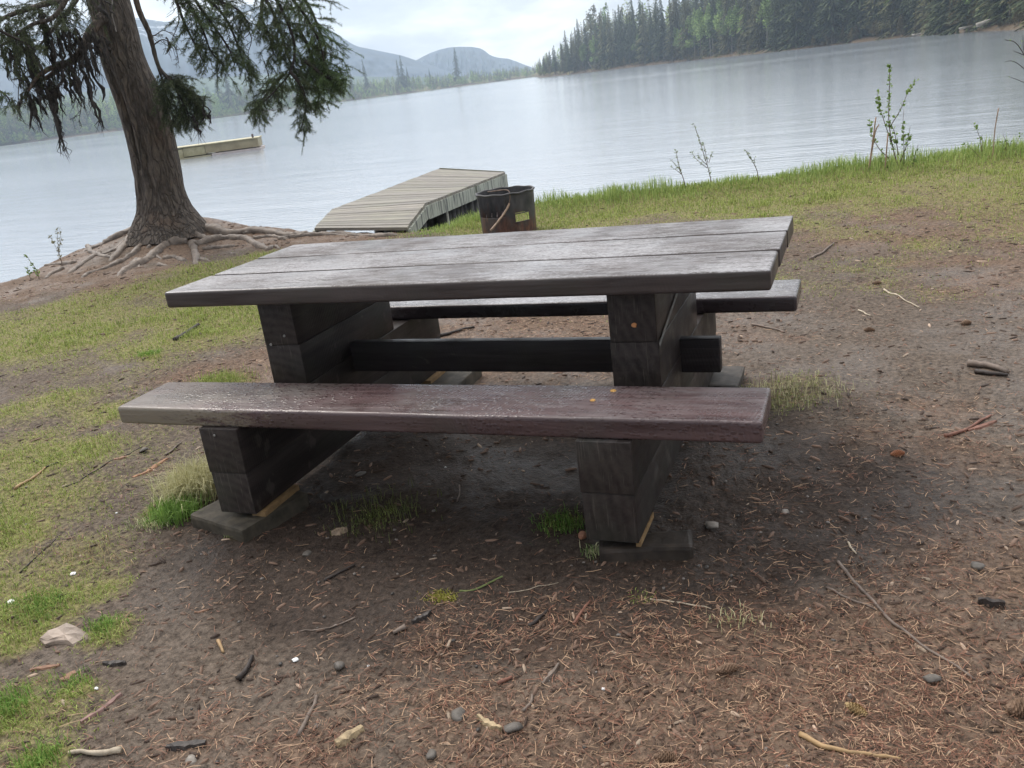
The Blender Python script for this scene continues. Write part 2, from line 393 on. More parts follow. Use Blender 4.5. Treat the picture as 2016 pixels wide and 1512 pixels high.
# ground
def make_ground_mat():
    m, t, b = mat_new('park_soil'); a = N(t, 'ShaderNodeAttribute'); a.attribute_name = 'Col'
    sp = N(t, 'ShaderNodeSeparateColor'); t.links.new(a.outputs['Color'], sp.inputs[0])
    v = mapping(t)
    n_a = noise(t, v, 3.0, 5); n_b = noise(t, v, 45, 6, 0.65); n_c = noise(t, v, 190, 4, 0.6)
    mud = mixc(t, ramp(t, n_b, [(0.3, 0.0), (0.7, 1.0)]), (0.034, 0.025, 0.019), (0.185, 0.144, 0.113))
    mud = mixc(t, ramp(t, n_c, [(0.56, 0.0), (0.72, 0.55)]), mud, (0.30, 0.235, 0.18))
    red = mixc(t, ramp(t, n_b, [(0.3, 0.0), (0.7, 1.0)]), (0.048, 0.031, 0.022), (0.25, 0.165, 0.112))
    c = mixc(t, ramp(t, mth(t, 'ADD', sp.outputs['Green'], mth(t, 'MULTIPLY', mth(t, 'SUBTRACT', n_a, 0.5), 0.9)), [(0.35, 0.0), (0.75, 0.85)]), mud, red)
    grs = mixc(t, ramp(t, n_b, [(0.3, 0.0), (0.7, 1.0)]), (0.10, 0.09, 0.035), (0.30, 0.27, 0.11))
    gm = ramp(t, mth(t, 'ADD', sp.outputs['Red'], mth(t, 'MULTIPLY', mth(t, 'SUBTRACT', n_b, 0.5), 0.9)), [(0.38, 0.0), (0.8, 0.85)])
    c = mixc(t, gm, c, grs)
    c = mixc(t, sp.outputs['Blue'], c, (0.115, 0.08, 0.045))
    dk = N(t, 'ShaderNodeAttribute'); dk.attribute_name = 'DampShade'  # shade under the table painted into the soil colour, along with damp
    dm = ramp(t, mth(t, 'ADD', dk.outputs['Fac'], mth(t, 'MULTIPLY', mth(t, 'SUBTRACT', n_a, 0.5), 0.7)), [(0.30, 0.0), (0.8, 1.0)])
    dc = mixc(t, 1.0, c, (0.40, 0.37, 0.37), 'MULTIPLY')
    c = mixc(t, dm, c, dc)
    setc(t, b, c)
    wet = ramp(t, mth(t, 'SUBTRACT', noise(t, v, 1.6, 4), mth(t, 'MULTIPLY', sp.outputs['Red'], 0.4)), [(0.38, 0.85), (0.58, 0.42)])
    t.links.new(wet, b.inputs['Roughness']); b.inputs['Specular IOR Level'].default_value = 0.16
    vr = N(t, 'ShaderNodeTexVoronoi'); vr.inputs['Scale'].default_value = 85; t.links.new(v, vr.inputs['Vector'])
    h = mth(t, 'ADD', mth(t, 'MULTIPLY', n_b, 1.0), mth(t, 'MULTIPLY', n_c, 0.3))
    h = mth(t, 'ADD', h, mth(t, 'MULTIPLY', vr.outputs['Distance'], 0.25))
    bump(t, b, h, 0.75, 0.012)
    return m
M_GROUND = make_ground_mat()

# masks on the ground -------------------------------------------------
GB = [(70, 930, .85, .50), (40, 1130, .42, .55), (20, 1400, .28, .5), (260, 700, 1.2, .45), (150, 1000, .3, .4), (60, 640, 1.6, 1.0), (200, 620, 1.6, 1.0), (420, 530, 1.1, .9), (420, 625, 1.2, 1.0), (520, 500, .6, .8), (60, 720, .8, .7), (60, 800, .45, .7), (190, 810, .35, .7), (30, 870, .4, .9), (130, 880, .35, .9),
      (20, 960, .25, .7), (20, 1050, .22, .8), (60, 1190, .2, .95), (110, 1170, .16, .8), (190, 1150, .13, .6), (205, 1235, .11, .8), (30, 1240, .13, .9), (60, 1330, .09, .6), (140, 1340, .08, .8),
      (10, 1390, .12, .9), (60, 1490, .10, .9), (430, 745, .22, .9), (295, 695, .12, 1.0), (340, 990, .14, 1.0), (740, 1000, .12, .75), (1110, 1020, .09, .8), (1540, 760, .3, .6), (1600, 555, .55, .45),
      (640, 480, .7, .8), (900, 470, .8, .8), (1700, 540, .9, .4), (1260, 1165, .05, .4), (470, 1040, .06, .6)]
NB = [(480, 720, .7, 1), (330, 500, 1.1, .8), (250, 545, 1.0, .9), (60, 560, 1.4, .9), (1900, 430, 2.0, .8), (1990, 520, 1.2, .6), (1050, 650, 1.3, .9), (1000, 1440, .35, .9), (1400, 1380, .4, 1.0), (1700, 1300, .5, 1), (1900, 1420, .5, 1.1),
      (1950, 1100, .4, .8), (1750, 1180, .3, .7), (1500, 1260, .35, .7), (600, 1480, .25, .8), (1100, 1250, .25, .7), (850, 1240, .18, .6), (1600, 900, .6, .35), (1880, 850, .5, .6), (700, 1380, .2, .6), (400, 1420, .2, .5), (320, 920, .10, .6), (1200, 1440, .3, 1), (1550, 1480, .4, 1.1)]
GBw = [(bp(u, v)[:2], r, w) for u, v, r, w in GB]; NBw = [(bp(u, v)[:2], r, w) for u, v, r, w in NB]
def masks(x, y):
    s = bank_s(x, y); g = np.zeros(x.shape); n = np.zeros(x.shape)
    for (c, r, w) in GBw: g = np.maximum(g, w*np.exp(-(((x-c[0])**2+(y-c[1])**2)/(r*r))**1.3))
    for (c, r, w) in NBw: n = np.maximum(n, w*np.exp(-((x-c[0])**2+(y-c[1])**2)/(r*r)))
    right = ss(-3.6, -2.6, x)
    g = np.maximum(g, right*(1.15*np.exp(-(np.maximum(s, 0)/1.0)**2)+0.78*ss(6.5, 1.0, s)*ss(3.5, 1.5, np.abs(x-1.0)-0.5)*ss(1.0, 2.6, y)))
    g = np.maximum(g, right*0.66*ss(4.8, 1.0, s))
    g = g*(1-ss(1.2, 0.5, s)*(1-right)*0.9)
    far = ss(5, 12, np.hypot(x, y))*(s > 0)
    g = np.maximum(g, 0.5*far*(y < 2))
    pat = fbm(x*2.1, y*2.1, 21, 4)
    g = np.clip(g+(pat-0.5)*1.1*ss(0.02, 0.3, g), 0, 1.2)
    n = np.clip(n+(fbm(x*3.3, y*3.3, 31, 4)-0.5)*0.7, 0, 1.2)
    n = np.maximum(n, (1-right)*ss(1.6, 0.2, s)*0.9)
    return g, n, s

# ---- ground: one polar sheet centred under the viewpoint
azc = math.atan2(FW[0], FW[1])
th = np.concatenate([np.linspace(-0.70, 0.70, 620), np.linspace(0.70, 2*math.pi-0.70, 90)[1:-1]])+azc
r1 = [0.25]
while r1[-1] < 22: r1.append(r1[-1]+0.0045+0.0068*r1[-1])
r2 = [r1[-1]]
while r2[-1] < 2300: r2.append(r2[-1]*1.035)
rr_ = np.array(r1+r2[1:]); nr, na = len(rr_), len(th)
RRg, TTg = np.meshgrid(rr_, th, indexing='ij')
X = CAM[0]+RRg*np.sin(TTg); Y = CAM[1]+RRg*np.cos(TTg)
Z = height(X.ravel(), Y.ravel()).reshape(X.shape)
V = np.stack([X.ravel(), Y.ravel(), Z.ravel()], 1)
g_, n_, s_ = masks(X.ravel(), Y.ravel())
farland = ((RRg.ravel() > 40)).astype(float)
V = np.vstack([V, [[CAM[0], CAM[1], float(height(np.array([CAM[0]]), np.array([CAM[1]]))[0])]]])
idx = np.arange(nr*na).reshape(nr, na); nx = np.roll(idx, -1, axis=1)
F = np.stack([idx[:-1], nx[:-1], nx[1:], idx[1:]], -1).reshape(-1, 4)
cen = nr*na
strip_ = farland*(RRg.ravel() < shore_D(((TTg.ravel()+math.pi) % (2*math.pi))-math.pi)+9)
C3 = np.stack([g_*(1-farland)+1.2*(farland-strip_), n_*(1-farland), strip_], 1); C3 = np.vstack([C3, [[0, 0.3, 0]]])
Fl = F[:, ::-1]
# close the middle with quads (degenerate-free: use pairs of steps)
odd = [[int(cen), int(idx[0, j]), int(idx[0, (j+1) % na]), int(idx[0, (j+2) % na])] for j in range(0, na, 2)]
Fl = np.vstack([Fl, np.array(odd)[:, [0, 3, 2, 1]]]) if na % 2 == 0 else Fl
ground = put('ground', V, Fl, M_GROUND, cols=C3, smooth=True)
dv_ = 1.25*np.exp(-(((V[:, 0]-.05)/1.35)**2+((V[:, 1]+.25)/1.05)**2)**2)+.75*np.exp(-(((V[:, 0]-.9)/.55)**2+((V[:, 1]+.55)/.55)**2))+.75*np.exp(-(((V[:, 0]-.1)/.9)**2+((V[:, 1]+1.2)/.35)**2))+.5*np.exp(-(((V[:, 0]-1.6)/.6)**2+((V[:, 1]+.2)/.6)**2))  # painted shade and damp: soft ellipses under and around the table
dl = ground.data.attributes.new('DampShade', 'FLOAT', 'POINT'); dl.data.foreach_set('value', dv_.astype(np.float32)); tag(ground, kind='structure')

# ---- water
def make_water():
    m, t, b = mat_new('lake_water')
    v1 = mapping(t, (1, 1, 1), (0, 0, 0.5)); v2 = mapping(t, (0.35, 1.6, 1), (0, 0, 0.35)); 
    a = noise(t, v2, 3.2, 4, 0.55, 0.3); c = noise(t, v2, 0.55, 3, 0.5); d = noise(t, v1, 9.0, 2, 0.5)
    g = N(t, 'ShaderNodeCameraData')
    h = mth(t, 'ADD', mth(t, 'MULTIPLY', a, 0.55), mth(t, 'MULTIPLY', c, 1.0)); h = mth(t, 'ADD', h, mth(t, 'MULTIPLY', d, 0.15))
    bump(t, b, h, 0.45, 0.05)
    # wind lanes: calmer and rougher streaks
    lane = noise(t, mapping(t, (0.006, 0.02, 1), (0, 0, 0.38)), 1.0, 4, 0.6)
    t.links.new(ramp(t, lane, [(0.35, 0.10), (0.65, 0.15)]), b.inputs['Roughness'])
    setc(t, b, (0.27, 0.30, 0.335)); b.inputs['IOR'].default_value = 1.9; b.inputs['Specular IOR Level'].default_value = 0.6
    return m
M_WATER = make_water()
wr = [0.5]
while wr[-1] < 1500: wr.append(wr[-1]*1.25)
wt = np.linspace(0, 2*math.pi, 97)[:-1]; wx = 0.0; wy = 20.0
Vw = [[wx, wy, WATER]]+[[wx+r*math.sin(a), wy+r*math.cos(a), WATER] for r in wr for a in wt]
Fw = [[0, 1+j, 1+(j+1) % 96] for j in range(96)]+[[1+i*96+j, 1+i*96+(j+1) % 96, 1+(i+1)*96+(j+1) % 96, 1+(i+1)*96+j] for i in range(len(wr)-1) for j in range(96)]
Fw = [f[::-1] if len(f) == 4 else f for f in Fw]
# keep it a sheet facing up
water = put('water', Vw, Fw, M_WATER, smooth=True); tag(water, kind='structure')

# ------------------------------------------------------------------ picnic table
def block(p0, p1, bev=0.012, seg=3, wob=0.0, sub=0, seed=0, axis=0, endbev=None, shear=None):
    """bevelled timber between two corners, slightly uneven along its length"""
    import bmesh
    bm = bmesh.new(); bmesh.ops.create_cube(bm, size=1.0)
    p0 = np.array(p0, float); p1 = np.array(p1, float); c = (p0+p1)/2; s = p1-p0
    for v in bm.verts: v.co = Vector([v.co[i]*s[i] for i in range(3)])
    if sub:
        eds = [e for e in bm.edges if abs((e.verts[0].co-e.verts[1].co)[axis]) > 1e-6]
        bmesh.ops.subdivide_edges(bm, edges=eds, cuts=sub, use_grid_fill=False)
        sharp = [e for e in bm.edges if len(e.link_faces) == 2 and e.calc_face_angle(0) > 0.5]
    else: sharp = list(bm.edges)
    bmesh.ops.bevel(bm, geom=sharp, offset=bev, segments=seg, profile=0.6, affect='EDGES', clamp_overlap=True)
    bmesh.ops.recalc_face_normals(bm, faces=bm.faces)
    V = np.array([v.co[:] for v in bm.verts]); bm.verts.index_update(); F = [[v.index for v in f.verts] for f in bm.faces]; bm.free()
    if wob:
        q = V[:, axis]
        o = [i for i in range(3) if i != axis]
        for i in o:
            V[:, i] += wob*(fbm(q*3.1+seed*7, V[:, o[0]]*6+V[:, o[1]]*9+seed, 40+i, 3)-0.5)*2
        V[:, axis] += np.sign(V[:, axis])*wob*1.2*(fbm(V[:, o[0]]*14, V[:, o[1]]*14+seed, 50, 2)-0.5)*2*(np.abs(V[:, axis]) > s[axis]/2-0.03)
    if shear: V = shear(V)
    return V+c, F
def timber(name, p0, p1, mat, parent, **kw):
    V, F = block(p0, p1, **kw); return put(name, V, F, mat, parent, smooth=True)
def autosmooth(o, ang=40):
    me = o.data
    try:
        me.set_sharp_from_angle(angle=math.radians(ang))
    except Exception: pass
table = empty('picnic_table', (0, 0, 0.05))
tag(table, 'heavy dark brown timber picnic table with two attached benches, wet and weathered, on bare ground', 'picnic table')
ZT, TT, ZB, TB = 0.826, 0.068, 0.470, 0.070
timber('tabletop_board', (-1.205, -0.470, ZT-TT), (1.198, -0.172, ZT), M_TOP, table, bev=0.014, seg=4, wob=0.0022, sub=28, seed=1)
timber('tabletop_board', (-1.200, -0.152, ZT-TT+.002), (1.200, 0.1625, ZT-.002), M_TOP, table, bev=0.008, seg=4, wob=0.002, sub=28, seed=2)
timber('tabletop_board', (-1.197, 0.164, ZT-TT), (1.203, 0.468, ZT), M_TOP, table, bev=0.006, seg=4, wob=0.002, sub=28, seed=3)
s1 = timber('bench_seat', (-1.215, -0.850, ZB-TB), (1.200, -0.556, ZB), M_SEAT, table, bev=0.014, seg=4, wob=0.0025, sub=28, seed=4)
s1['label'] = 'near bench board, wet purplish brown with beads of rain'
s2 = timber('bench_seat', (-1.205, 0.545, ZB-TB), (1.205, 0.855, ZB), M_SEAT2, table, bev=0.016, seg=4, wob=0.002, sub=28, seed=5)
s2['label'] = 'far bench board beyond the tabletop, glossy wet'
A0, A1, B0, B1 = -0.822, -0.657, 0.640, 0.812
for (x0, x1, sd_) in ((A0, A1, 6), (B0, B1, 16)):
    timber('cross_beam', (x0, -0.862, 0.05), (x1, 0.862, 0.221), M_BEAM, table, bev=0.0035, seg=2, wob=0.0015, sub=20, seed=sd_, axis=1)
    timber('cross_beam', (x0-.003, -0.866, 0.2213), (x1+.002, 0.866, ZB-TB), M_BEAM, table, bev=0.0035, seg=2, wob=0.0015, sub=20, seed=sd_+1, axis=1)
    timber('pedestal_timber', (x0, -0.386, ZB-TB+.0015), (x1, 0.386, 0.5687), M_BEAM, table, bev=0.0035, seg=2, wob=0.0012, sub=10, seed=sd_+2, axis=1)
    timber('pedestal_timber', (x0+.002, -0.390, 0.569), (x1-.002, 0.384, ZT-TT-.0015), M_BEAM, table, bev=0.0035, seg=2, wob=0.0012, sub=10, seed=sd_+3, axis=1)
timber('stretcher_rail', (-0.93, -0.022, 0.326), (0.963, 0.030, 0.462), M_STR, table, bev=0.006, seg=2, wob=0.0012, sub=24, seed=9)
# pale weathered split along the outer face of the right pedestal
sp_pts = [(B1+.002, -0.388, 0.553), (B1+.003, -0.15, 0.615), (B1+.003, 0.05, 0.668), (B1+.003, 0.25, 0.735)]
Vs = []; 
for k, (x, y, z) in enumerate(smooth_path(sp_pts, 5)):
    w = 0.011*(0.7+0.5*rnd.random()); Vs += [(x, y, z-w), (x+.0035, y, z), (x, y, z+w)]
Fs = []
for k in range(len(Vs)//3-1):
    Fs += [[3*k, 3*k+3, 3*k+4, 3*k+1], [3*k+1, 3*k+4, 3*k+5, 3*k+2]]
put('bare_wood_strip', Vs, Fs, mat_simple('bare_grey_wood', (0.22, 0.21, 0.19), 0.6, 0.3, 50), table)
def disc(c, n, r, th=0.003, k=10):
    n = np.array(n, float); n /= np.linalg.norm(n); a = np.cross(n, [0.3, 0.2, 0.9]); a /= np.linalg.norm(a); b = np.cross(n, a)
    V = []
    for q, rr in ((0, r), (th, r*0.8)):
        for i in range(k):
            t_ = i/k*2*math.pi; rj = rr*(0.8+0.35*rnd.random()); V.append(np.array(c)+n*q+a*math.cos(t_)*rj+b*math.sin(t_)*rj)
    F = [[i, (i+1) % k, k+(i+1) % k, k+i] for i in range(k)]+[[k+i for i in range(k)]]
    return V, F
for c, n, r in [((0.733, -0.392, 0.632), (0, -1, 0), .010), ((-0.716, -0.392, 0.61), (0, -1, 0), .006), ((-0.757, -0.868, 0.375), (0, -1, 0), .005), ((-0.79, -0.392, 0.574), (0, -1, 0), .007)]:
    V, F = disc(c, n, r); put('bolt_head', V, F, M_METALBOLT if r < .009 else mat_simple('orange_chip', (0.45, 0.2, 0.08), .6), table)

V, F = block((1.0, -0.262, ZT-.0012), (1.035, -0.258, ZT+.0006), bev=.0008, seg=1); put('crack', V, F, mat_simple('crack_dark', (0.012, 0.01, 0.01), .9), table)
# concrete footings
def slab(name, p0, p1, label, tilt=0.0, seed=0, bev=.014, mat=None, rz=0.0):
    V, F = block(p0, p1, bev=bev, seg=2, sub=8, wob=.010, seed=seed)
    c = V.mean(0); V = V.copy(); cz, sz = math.cos(rz), math.sin(rz); dx, dy = V[:, 0]-c[0], V[:, 1]-c[1]; V[:, 0] = c[0]+dx*cz-dy*sz; V[:, 1] = c[1]+dx*sz+dy*cz
    V[:, 2] += (V[:, 0]-c[0])*tilt
    V[:, 2] += (fbm(V[:, 0]*20, V[:, 1]*20, seed, 2)-.5)*.008
    o = put(name, V, F, mat or M_CONC, origin=(c[0], c[1], p0[2]), smooth=False)
    tag(o, label, 'footing'); return o
slab('concrete_footing', (-0.945, -0.905, -0.06), (-0.625, -0.575, 0.026), 'flat mossy concrete slab under the left end of the near bench, beside the grass clump', .0, 1, rz=-.27)
slab('concrete_footing', (0.665, -0.845, -0.06), (0.965, -0.735, 0.022), 'dark wet concrete block under the right end of the near bench', -.02, 2, rz=.26, mat=mat_simple('dark_wet_concrete', (0.04, 0.030, 0.023), .6, .5, 20, bmp=.6, bd=.006))
slab('concrete_footing', (-0.84, 0.56, -0.06), (-0.47, 0.93, 0.028), 'low concrete block under the left end of the far bench, seen below the rail', .03, 3)
slab('concrete_footing', (0.60, 0.66, -0.06), (0.93, 0.95, 0.02), 'dark concrete block under the right end of the far bench', .0, 4, mat=mat_simple('dark_concrete', (0.06, 0.05, 0.042), .7, .5, 20))
def wedge(p, l, w, h0, h1, rz, label):
    V = []
    for (a, hh) in ((0, h0), (l, h1)):
        for b in (0, w):
            V += [(b, a, 0), (b, a, hh)]
    V = np.array(V, float); c, s = math.cos(rz), math.sin(rz)
    V = np.stack([V[:, 0]*c-V[:, 1]*s, V[:, 0]*s+V[:, 1]*c, V[:, 2]], 1)+np.array(p)
    F = [[0, 1, 3, 2], [4, 6, 7, 5], [0, 2, 6, 4], [1, 5, 7, 3], [0, 4, 5, 1], [2, 3, 7, 6]]
    o = put('wooden_wedge', V, F, M_PALEWOOD, origin=p); tag(o, label, 'wedge', 'wooden wedges packed under the table beams'); return o
wedge((-0.70, -0.835, 0.0275), 0.23, 0.062, 0.021, 0.0215, 0.0, 'raw yellow wood wedge between the left beam and the mossy slab, near bench end')
wedge((0.800, -0.85, 0.0315), 0.20, 0.0155, 0.0175, 0.018, 0.0, 'thin sliver of raw wood under the right beam at the near end of the table')
wedge((-0.70, 0.62, 0.029), 0.24, 0.07, 0.019, 0.0195, 0.0, 'pale raw wood wedge under the left beam at the far end of the table')

# ------------------------------------------------------------------ fire ring
def make_fire_ring():
    c = bp(1004, 458, 0.02); rot0 = math.atan2(CAM[0]-c[0], CAM[1]-c[1])   # angle towards the viewer
    c = c+np.array([-(CAM[0]-c[0]), -(CAM[1]-c[1]), 0])/9*0.26
    zb = float(height(c[:1], c[1:2], False)[0])-0.03
    root = empty('fire_ring', (c[0], c[1], zb)); tag(root, 'rusty steel fire ring with a cut-out door, standing by the dock', 'fire ring')
    m, t, b = mat_new('charred_rusty_steel'); v = mapping(t, (1, 1, 0.5))
    z = N(t, 'ShaderNodeSeparateXYZ'); t.links.new(mapping(t), z.inputs[0])
    n = noise(t, v, 9, 6, 0.65); rustm = mth(t, 'ADD', mth(t, 'MULTIPLY', n, 1.0), mth(t, 'MULTIPLY', z.outputs['Z'], -1.0))
    c1 = ramp(t, noise(t, v, 16, 5), [(0.3, (0.028, 0.028, 0.03)), (0.7, (0.095, 0.09, 0.092))])
    c2 = ramp(t, noise(t, v, 22, 5), [(0.3, (0.05, 0.022, 0.022)), (0.6, (0.17, 0.075, 0.05)), (0.8, (0.30, 0.17, 0.10))])
    setc(t, b, mixc(t, ramp(t, rustm, [(0.22, 0.0), (0.5, 1.0)]), c1, c2)); b.inputs['Roughness'].default_value = 0.55; b.inputs['Metallic'].default_value = 0.2
    bump(t, b, n, .5, .004)
    R0, R1, H = 0.278, 0.292, 0.455; n_ = 72; rows = 14; T = 0.008
    def rad(z): return R0+(R1-R0)*z/H
    # angle th measured from the direction of the viewer; image-right is positive
    ux = np.array([math.sin(rot0), math.cos(rot0)]); rx = np.array([math.cos(rot0), -math.sin(rot0)])*-1
    ri2 = RI[:2]/np.linalg.norm(RI[:2])
    if rx@ri2 < 0: rx = -rx
    def P(th, z, r): 
        q = c[:2]+ux*math.cos(th)*r+rx*math.sin(th)*r; return (q[0], q[1], zb+z)
    keep = {}
    def inside(th, z):
        th = (th+math.pi) % (2*math.pi)-math.pi
        if -1.35 < th < -0.05 and z > 0.235: return False          # big door notch on the left of the front
        if 0.22 < th < 0.85 and 0.17 < z < 0.245: return False      # small slot in the front
        if 2.2 < abs(th) < 2.95 and th > 0 and 0.06 < z < 0.18: return False   # matching slot behind
        return True
    V = []; F = []
    for j in range(rows+1):
        for i in range(n_):
            th = i/n_*2*math.pi; z = H*j/rows
            V.append(P(th, z, rad(z)))
    off = len(V)
    for j in range(rows+1):
        for i in range(n_):
            th = i/n_*2*math.pi; z = H*j/rows
            V.append(P(th, z, rad(z)-T))
    K = np.zeros((rows, n_), bool)
    for j in range(rows):
        for i in range(n_):
            K[j, i] = inside((i+.5)/n_*2*math.pi, H*(j+.5)/rows)
    for j in range(rows):
        for i in range(n_):
            if not K[j, i]: continue
            a, b_, c_, d = j*n_+i, j*n_+(i+1) % n_, (j+1)*n_+(i+1) % n_, (j+1)*n_+i
            F += [[a, b_, c_, d], [off+d, off+c_, off+b_, off+a]]
            if j == rows-1 or not K[j+1, i]: F.append([d, c_, off+c_, off+d])
            if j == 0 or not K[j-1, i]: F.append([b_, a, off+a, off+b_])
            if not K[j, (i+1) % n_]: F.append([c_, b_, off+b_, off+c_])
            if not K[j, (i-1) % n_]: F.append([a, d, off+d, off+a])
    put('ring_wall', V, F, m, root)
    rim = [P(i/48*2*math.pi, H-.004+.004*math.sin(i*1.3), rad(H)+.003) for i in range(49)]
    Vt, Ft = tube(rim, 0.011, 8, cap=False); put('rim', Vt, Ft, m, root, smooth=True)
    mf = MB()
    for (a0, a1, z) in ((0.22, 0.85, 0.165), (0.22, 0.85, 0.25)):
        Vt, Ft = tube([P(a0+(a1-a0)*k/6, z, rad(z)+.002) for k in range(7)], 0.006, 6); mf.add(Vt, Ft)
    Vt, Ft = tube([P(-0.05, z, rad(z)+.004) for z in np.linspace(0.02, H-.02, 6)], 0.009, 6); mf.add(Vt, Ft)
    mf.put('slot_frame', m, root)
    # grate bars inside
    mg = MB()
    for k in range(-4, 1):
        x = k*0.055; hw = math.sqrt(max(0, .27**2-x*x))
        a = c[:2]+rx*x-ux*hw; b2 = c[:2]+rx*x+ux*hw*0.4
        Vt, Ft = tube([(a[0], a[1], zb+.215), (b2[0], b2[1], zb+.215)], .006, 6); mg.add(Vt, Ft)
    mg.put('grate', m, root)
    # ash bed
    q = []; 
    for r in (0.001, .1, .2, .265):
        for i in range(24): q.append(P(i/24*2*math.pi, 0.045+0.02*rnd.random(), r))
    Fq = [[k*24+i, k*24+(i+1) % 24, (k+1)*24+(i+1) % 24, (k+1)*24+i] for k in range(3) for i in range(24)]
    ash = put('ash', q, Fq, mat_simple('ash', (0.07, 0.065, 0.06), .9, .5, 40), origin=(c[0], c[1], zb)); tag(ash, 'dark ash bed lying inside the rusty fire ring', 'ash')
    def PP(u, v, dr):  # stick poses in front of the ring
        th0 = 0; d = np.linalg.norm(c[:2]-CAM[:2])-dr; return at(u, v, d)
    V, Fv = tube(smooth_path([PP(966, 454, .34), PP(984, 432, .31), PP(997, 413, .30), PP(1003, 400, .30)], 4), [.011]*12+[.009], 6, jit=.3)
    o = put('stick', V, Fv, mat_simple('peeled_stick', (0.42, 0.30, 0.22), .6), origin=V[0], smooth=True); tag(o, 'pale peeled stick leaning diagonally against the front of the fire ring', 'stick')
    V, Fv = tube(smooth_path([PP(1003, 400, .29), PP(1004, 385, .29), PP(1002, 377, .27), PP(993, 374, .25), PP(960, 378, .22)], 4), .006, 6, jit=.3)
    o = put('stick', V, Fv, mat_simple('bark_stick', (0.20, 0.14, 0.11), .6), origin=V[0], smooth=True); tag(o, 'thin bent stick hooked over the rim of the fire ring', 'stick')
make_fire_ring()

# ------------------------------------------------------------------ dock
def deck_wood(name, axis_rot, pale=(0.27, 0.245, 0.21), dk=(0.12, 0.108, 0.094), board=0.14):
    m, t, b = mat_new(name); v = mapping(t, (1, 1, 1), (0, 0, axis_rot))
    n = noise(t, mapping(t, (1.2, 14, 14), (0, 0, axis_rot)), 3, 6, .65)
    n2 = noise(t, v, 2.2, 4)
    col = mixc(t, ramp(t, n, [(0.3, 0.0), (0.7, 1.0)]), dk, pale)
    col = mixc(t, ramp(t, n2, [(0.45, 0.0), (0.7, 0.5)]), col, (0.22, 0.22, 0.15))
    setc(t, b, col); b.inputs['Roughness'].default_value = .55; b.inputs['Specular IOR Level'].default_value = .4
    bump(t, b, n, .4, .004); return m
def make_dock():
    # corners read from the photo: ramp foot, ramp head / platform near edge, platform far edge
    rf = [hit(622, 457), hit(800, 455)]
    rf[0][2] += .05; rf[1][2] += .06
    ph = [bp(655, 412, 0.135), bp(835, 400, 0.135)]
    pf = [bp(865, 332, 0.10), bp(993, 339, -0.10)]
    root = empty('dock', ((rf[0]+rf[1])/2)-np.array([0, 0, .1])); tag(root, 'weathered grey wooden dock with a short ramp, running out over the lake', 'dock')
    wd = deck_wood('grey_deck_boards', 0.1)
    def deck(name, a, b, c, d, nb, th=.035):
        # boards run from the left side a->c to the right side b->d
        mb = MB(); a, b, c, d = map(np.array, (a, b, c, d))
        for k in range(nb):
            t0, t1 = (k+.04)/nb, (k+.955)/nb
            j = .008*(rnd.random()-.5); zz = .006*(rnd.random()-.5)
            e = [(a+(c-a)*t0), (b+(d-b)*t0), (b+(d-b)*t1), (a+(c-a)*t1)]
            ex = (b-a)/np.linalg.norm(b-a)
            e[0] = e[0]-ex*(.015+j); e[3] = e[3]-ex*(.015+j); e[1] = e[1]+ex*(.015-j); e[2] = e[2]+ex*(.015-j)
            e = [q+np.array([0, 0, zz]) for q in e]
            mids = []
            V = e+[q-np.array([0, 0, th]) for q in e]
            sh = .75+.5*rnd.random()
            mb.add(V, [[0, 1, 2, 3], [7, 6, 5, 4], [0, 4, 5, 1], [1, 5, 6, 2], [2, 6, 7, 3], [3, 7, 4, 0]], (sh, sh*.98, sh*.95))
        return mb
    # vary each board through its vertex colour
    t = wd.node_tree; b = t.nodes['Principled BSDF']; a = N(t, 'ShaderNodeAttribute'); a.attribute_name = 'Col'
    src = b.inputs['Base Color'].links[0].from_socket
    t.links.new(mixc(t, 1.0, src, a.outputs['Color'], 'MULTIPLY'), b.inputs['Base Color'])
    deck('ramp_deck', rf[0], rf[1], ph[0], ph[1], 10).put('ramp_deck', wd, root, cols=True)
    deck('platform_deck', ph[0], ph[1], pf[0], pf[1], 32).put('platform_deck', wd, root, cols=True)
    # fascia: pale board with dark runs
    m, t, b = mat_new('stained_fascia'); vv = mapping(t, (9, 9, 0.9)); n = noise(t, vv, 2.0, 4, .6)
    setc(t, b, mixc(t, ramp(t, n, [(0.50, 0.0), (0.58, 1.0)]), (0.30, 0.31, 0.25), (0.05, 0.05, 0.042))); b.inputs['Roughness'].default_value = .6
    def board(name, p, q, h0, h1, mat, top=.036, th=.04, par=root):
        p = np.array(p); q = np.array(q); e = (q-p); nrm = np.cross(e/np.linalg.norm(e), [0, 0, 1.0]); nrm /= np.linalg.norm(nrm)
        V = []
        for (x, h) in ((p, h0), (q, h1)):
            for o in (0, th):
                V += [x+nrm*o-np.array([0, 0, top]), x+nrm*o-np.array([0, 0, top+h])]
        put(name, V, [[0, 1, 3, 2], [4, 6, 7, 5], [0, 2, 6, 4], [1, 5, 7, 3], [0, 4, 5, 1], [2, 3, 7, 6]], mat, par)
    ex = (ph[1]-ph[0]); ex /= np.linalg.norm(ex)
    mid = ph[1]+(pf[1]-ph[1])*.52
    board('side_board', ph[1], mid-(pf[1]-ph[1])*.012, .17, .19, m)
    board('side_board', mid+(pf[1]-ph[1])*.012, pf[1], .19, .24, m)
    board('side_board', rf[1]+np.array([0, 0, .0]), ph[1], .12, .15, m)
    board('side_board', pf[0], ph[0], .17, .17, m); board('side_board', ph[0], rf[0], .15, .1, m)
    board('end_board', pf[1], pf[0], .24, .2, deck_wood('end_board_wood', 0.1, (0.30, 0.29, 0.22), (0.10, 0.1, 0.08)), top=-.012)
    dk = mat_simple('black_wet_timber', (0.035, 0.033, 0.032), .7, .5, 12)
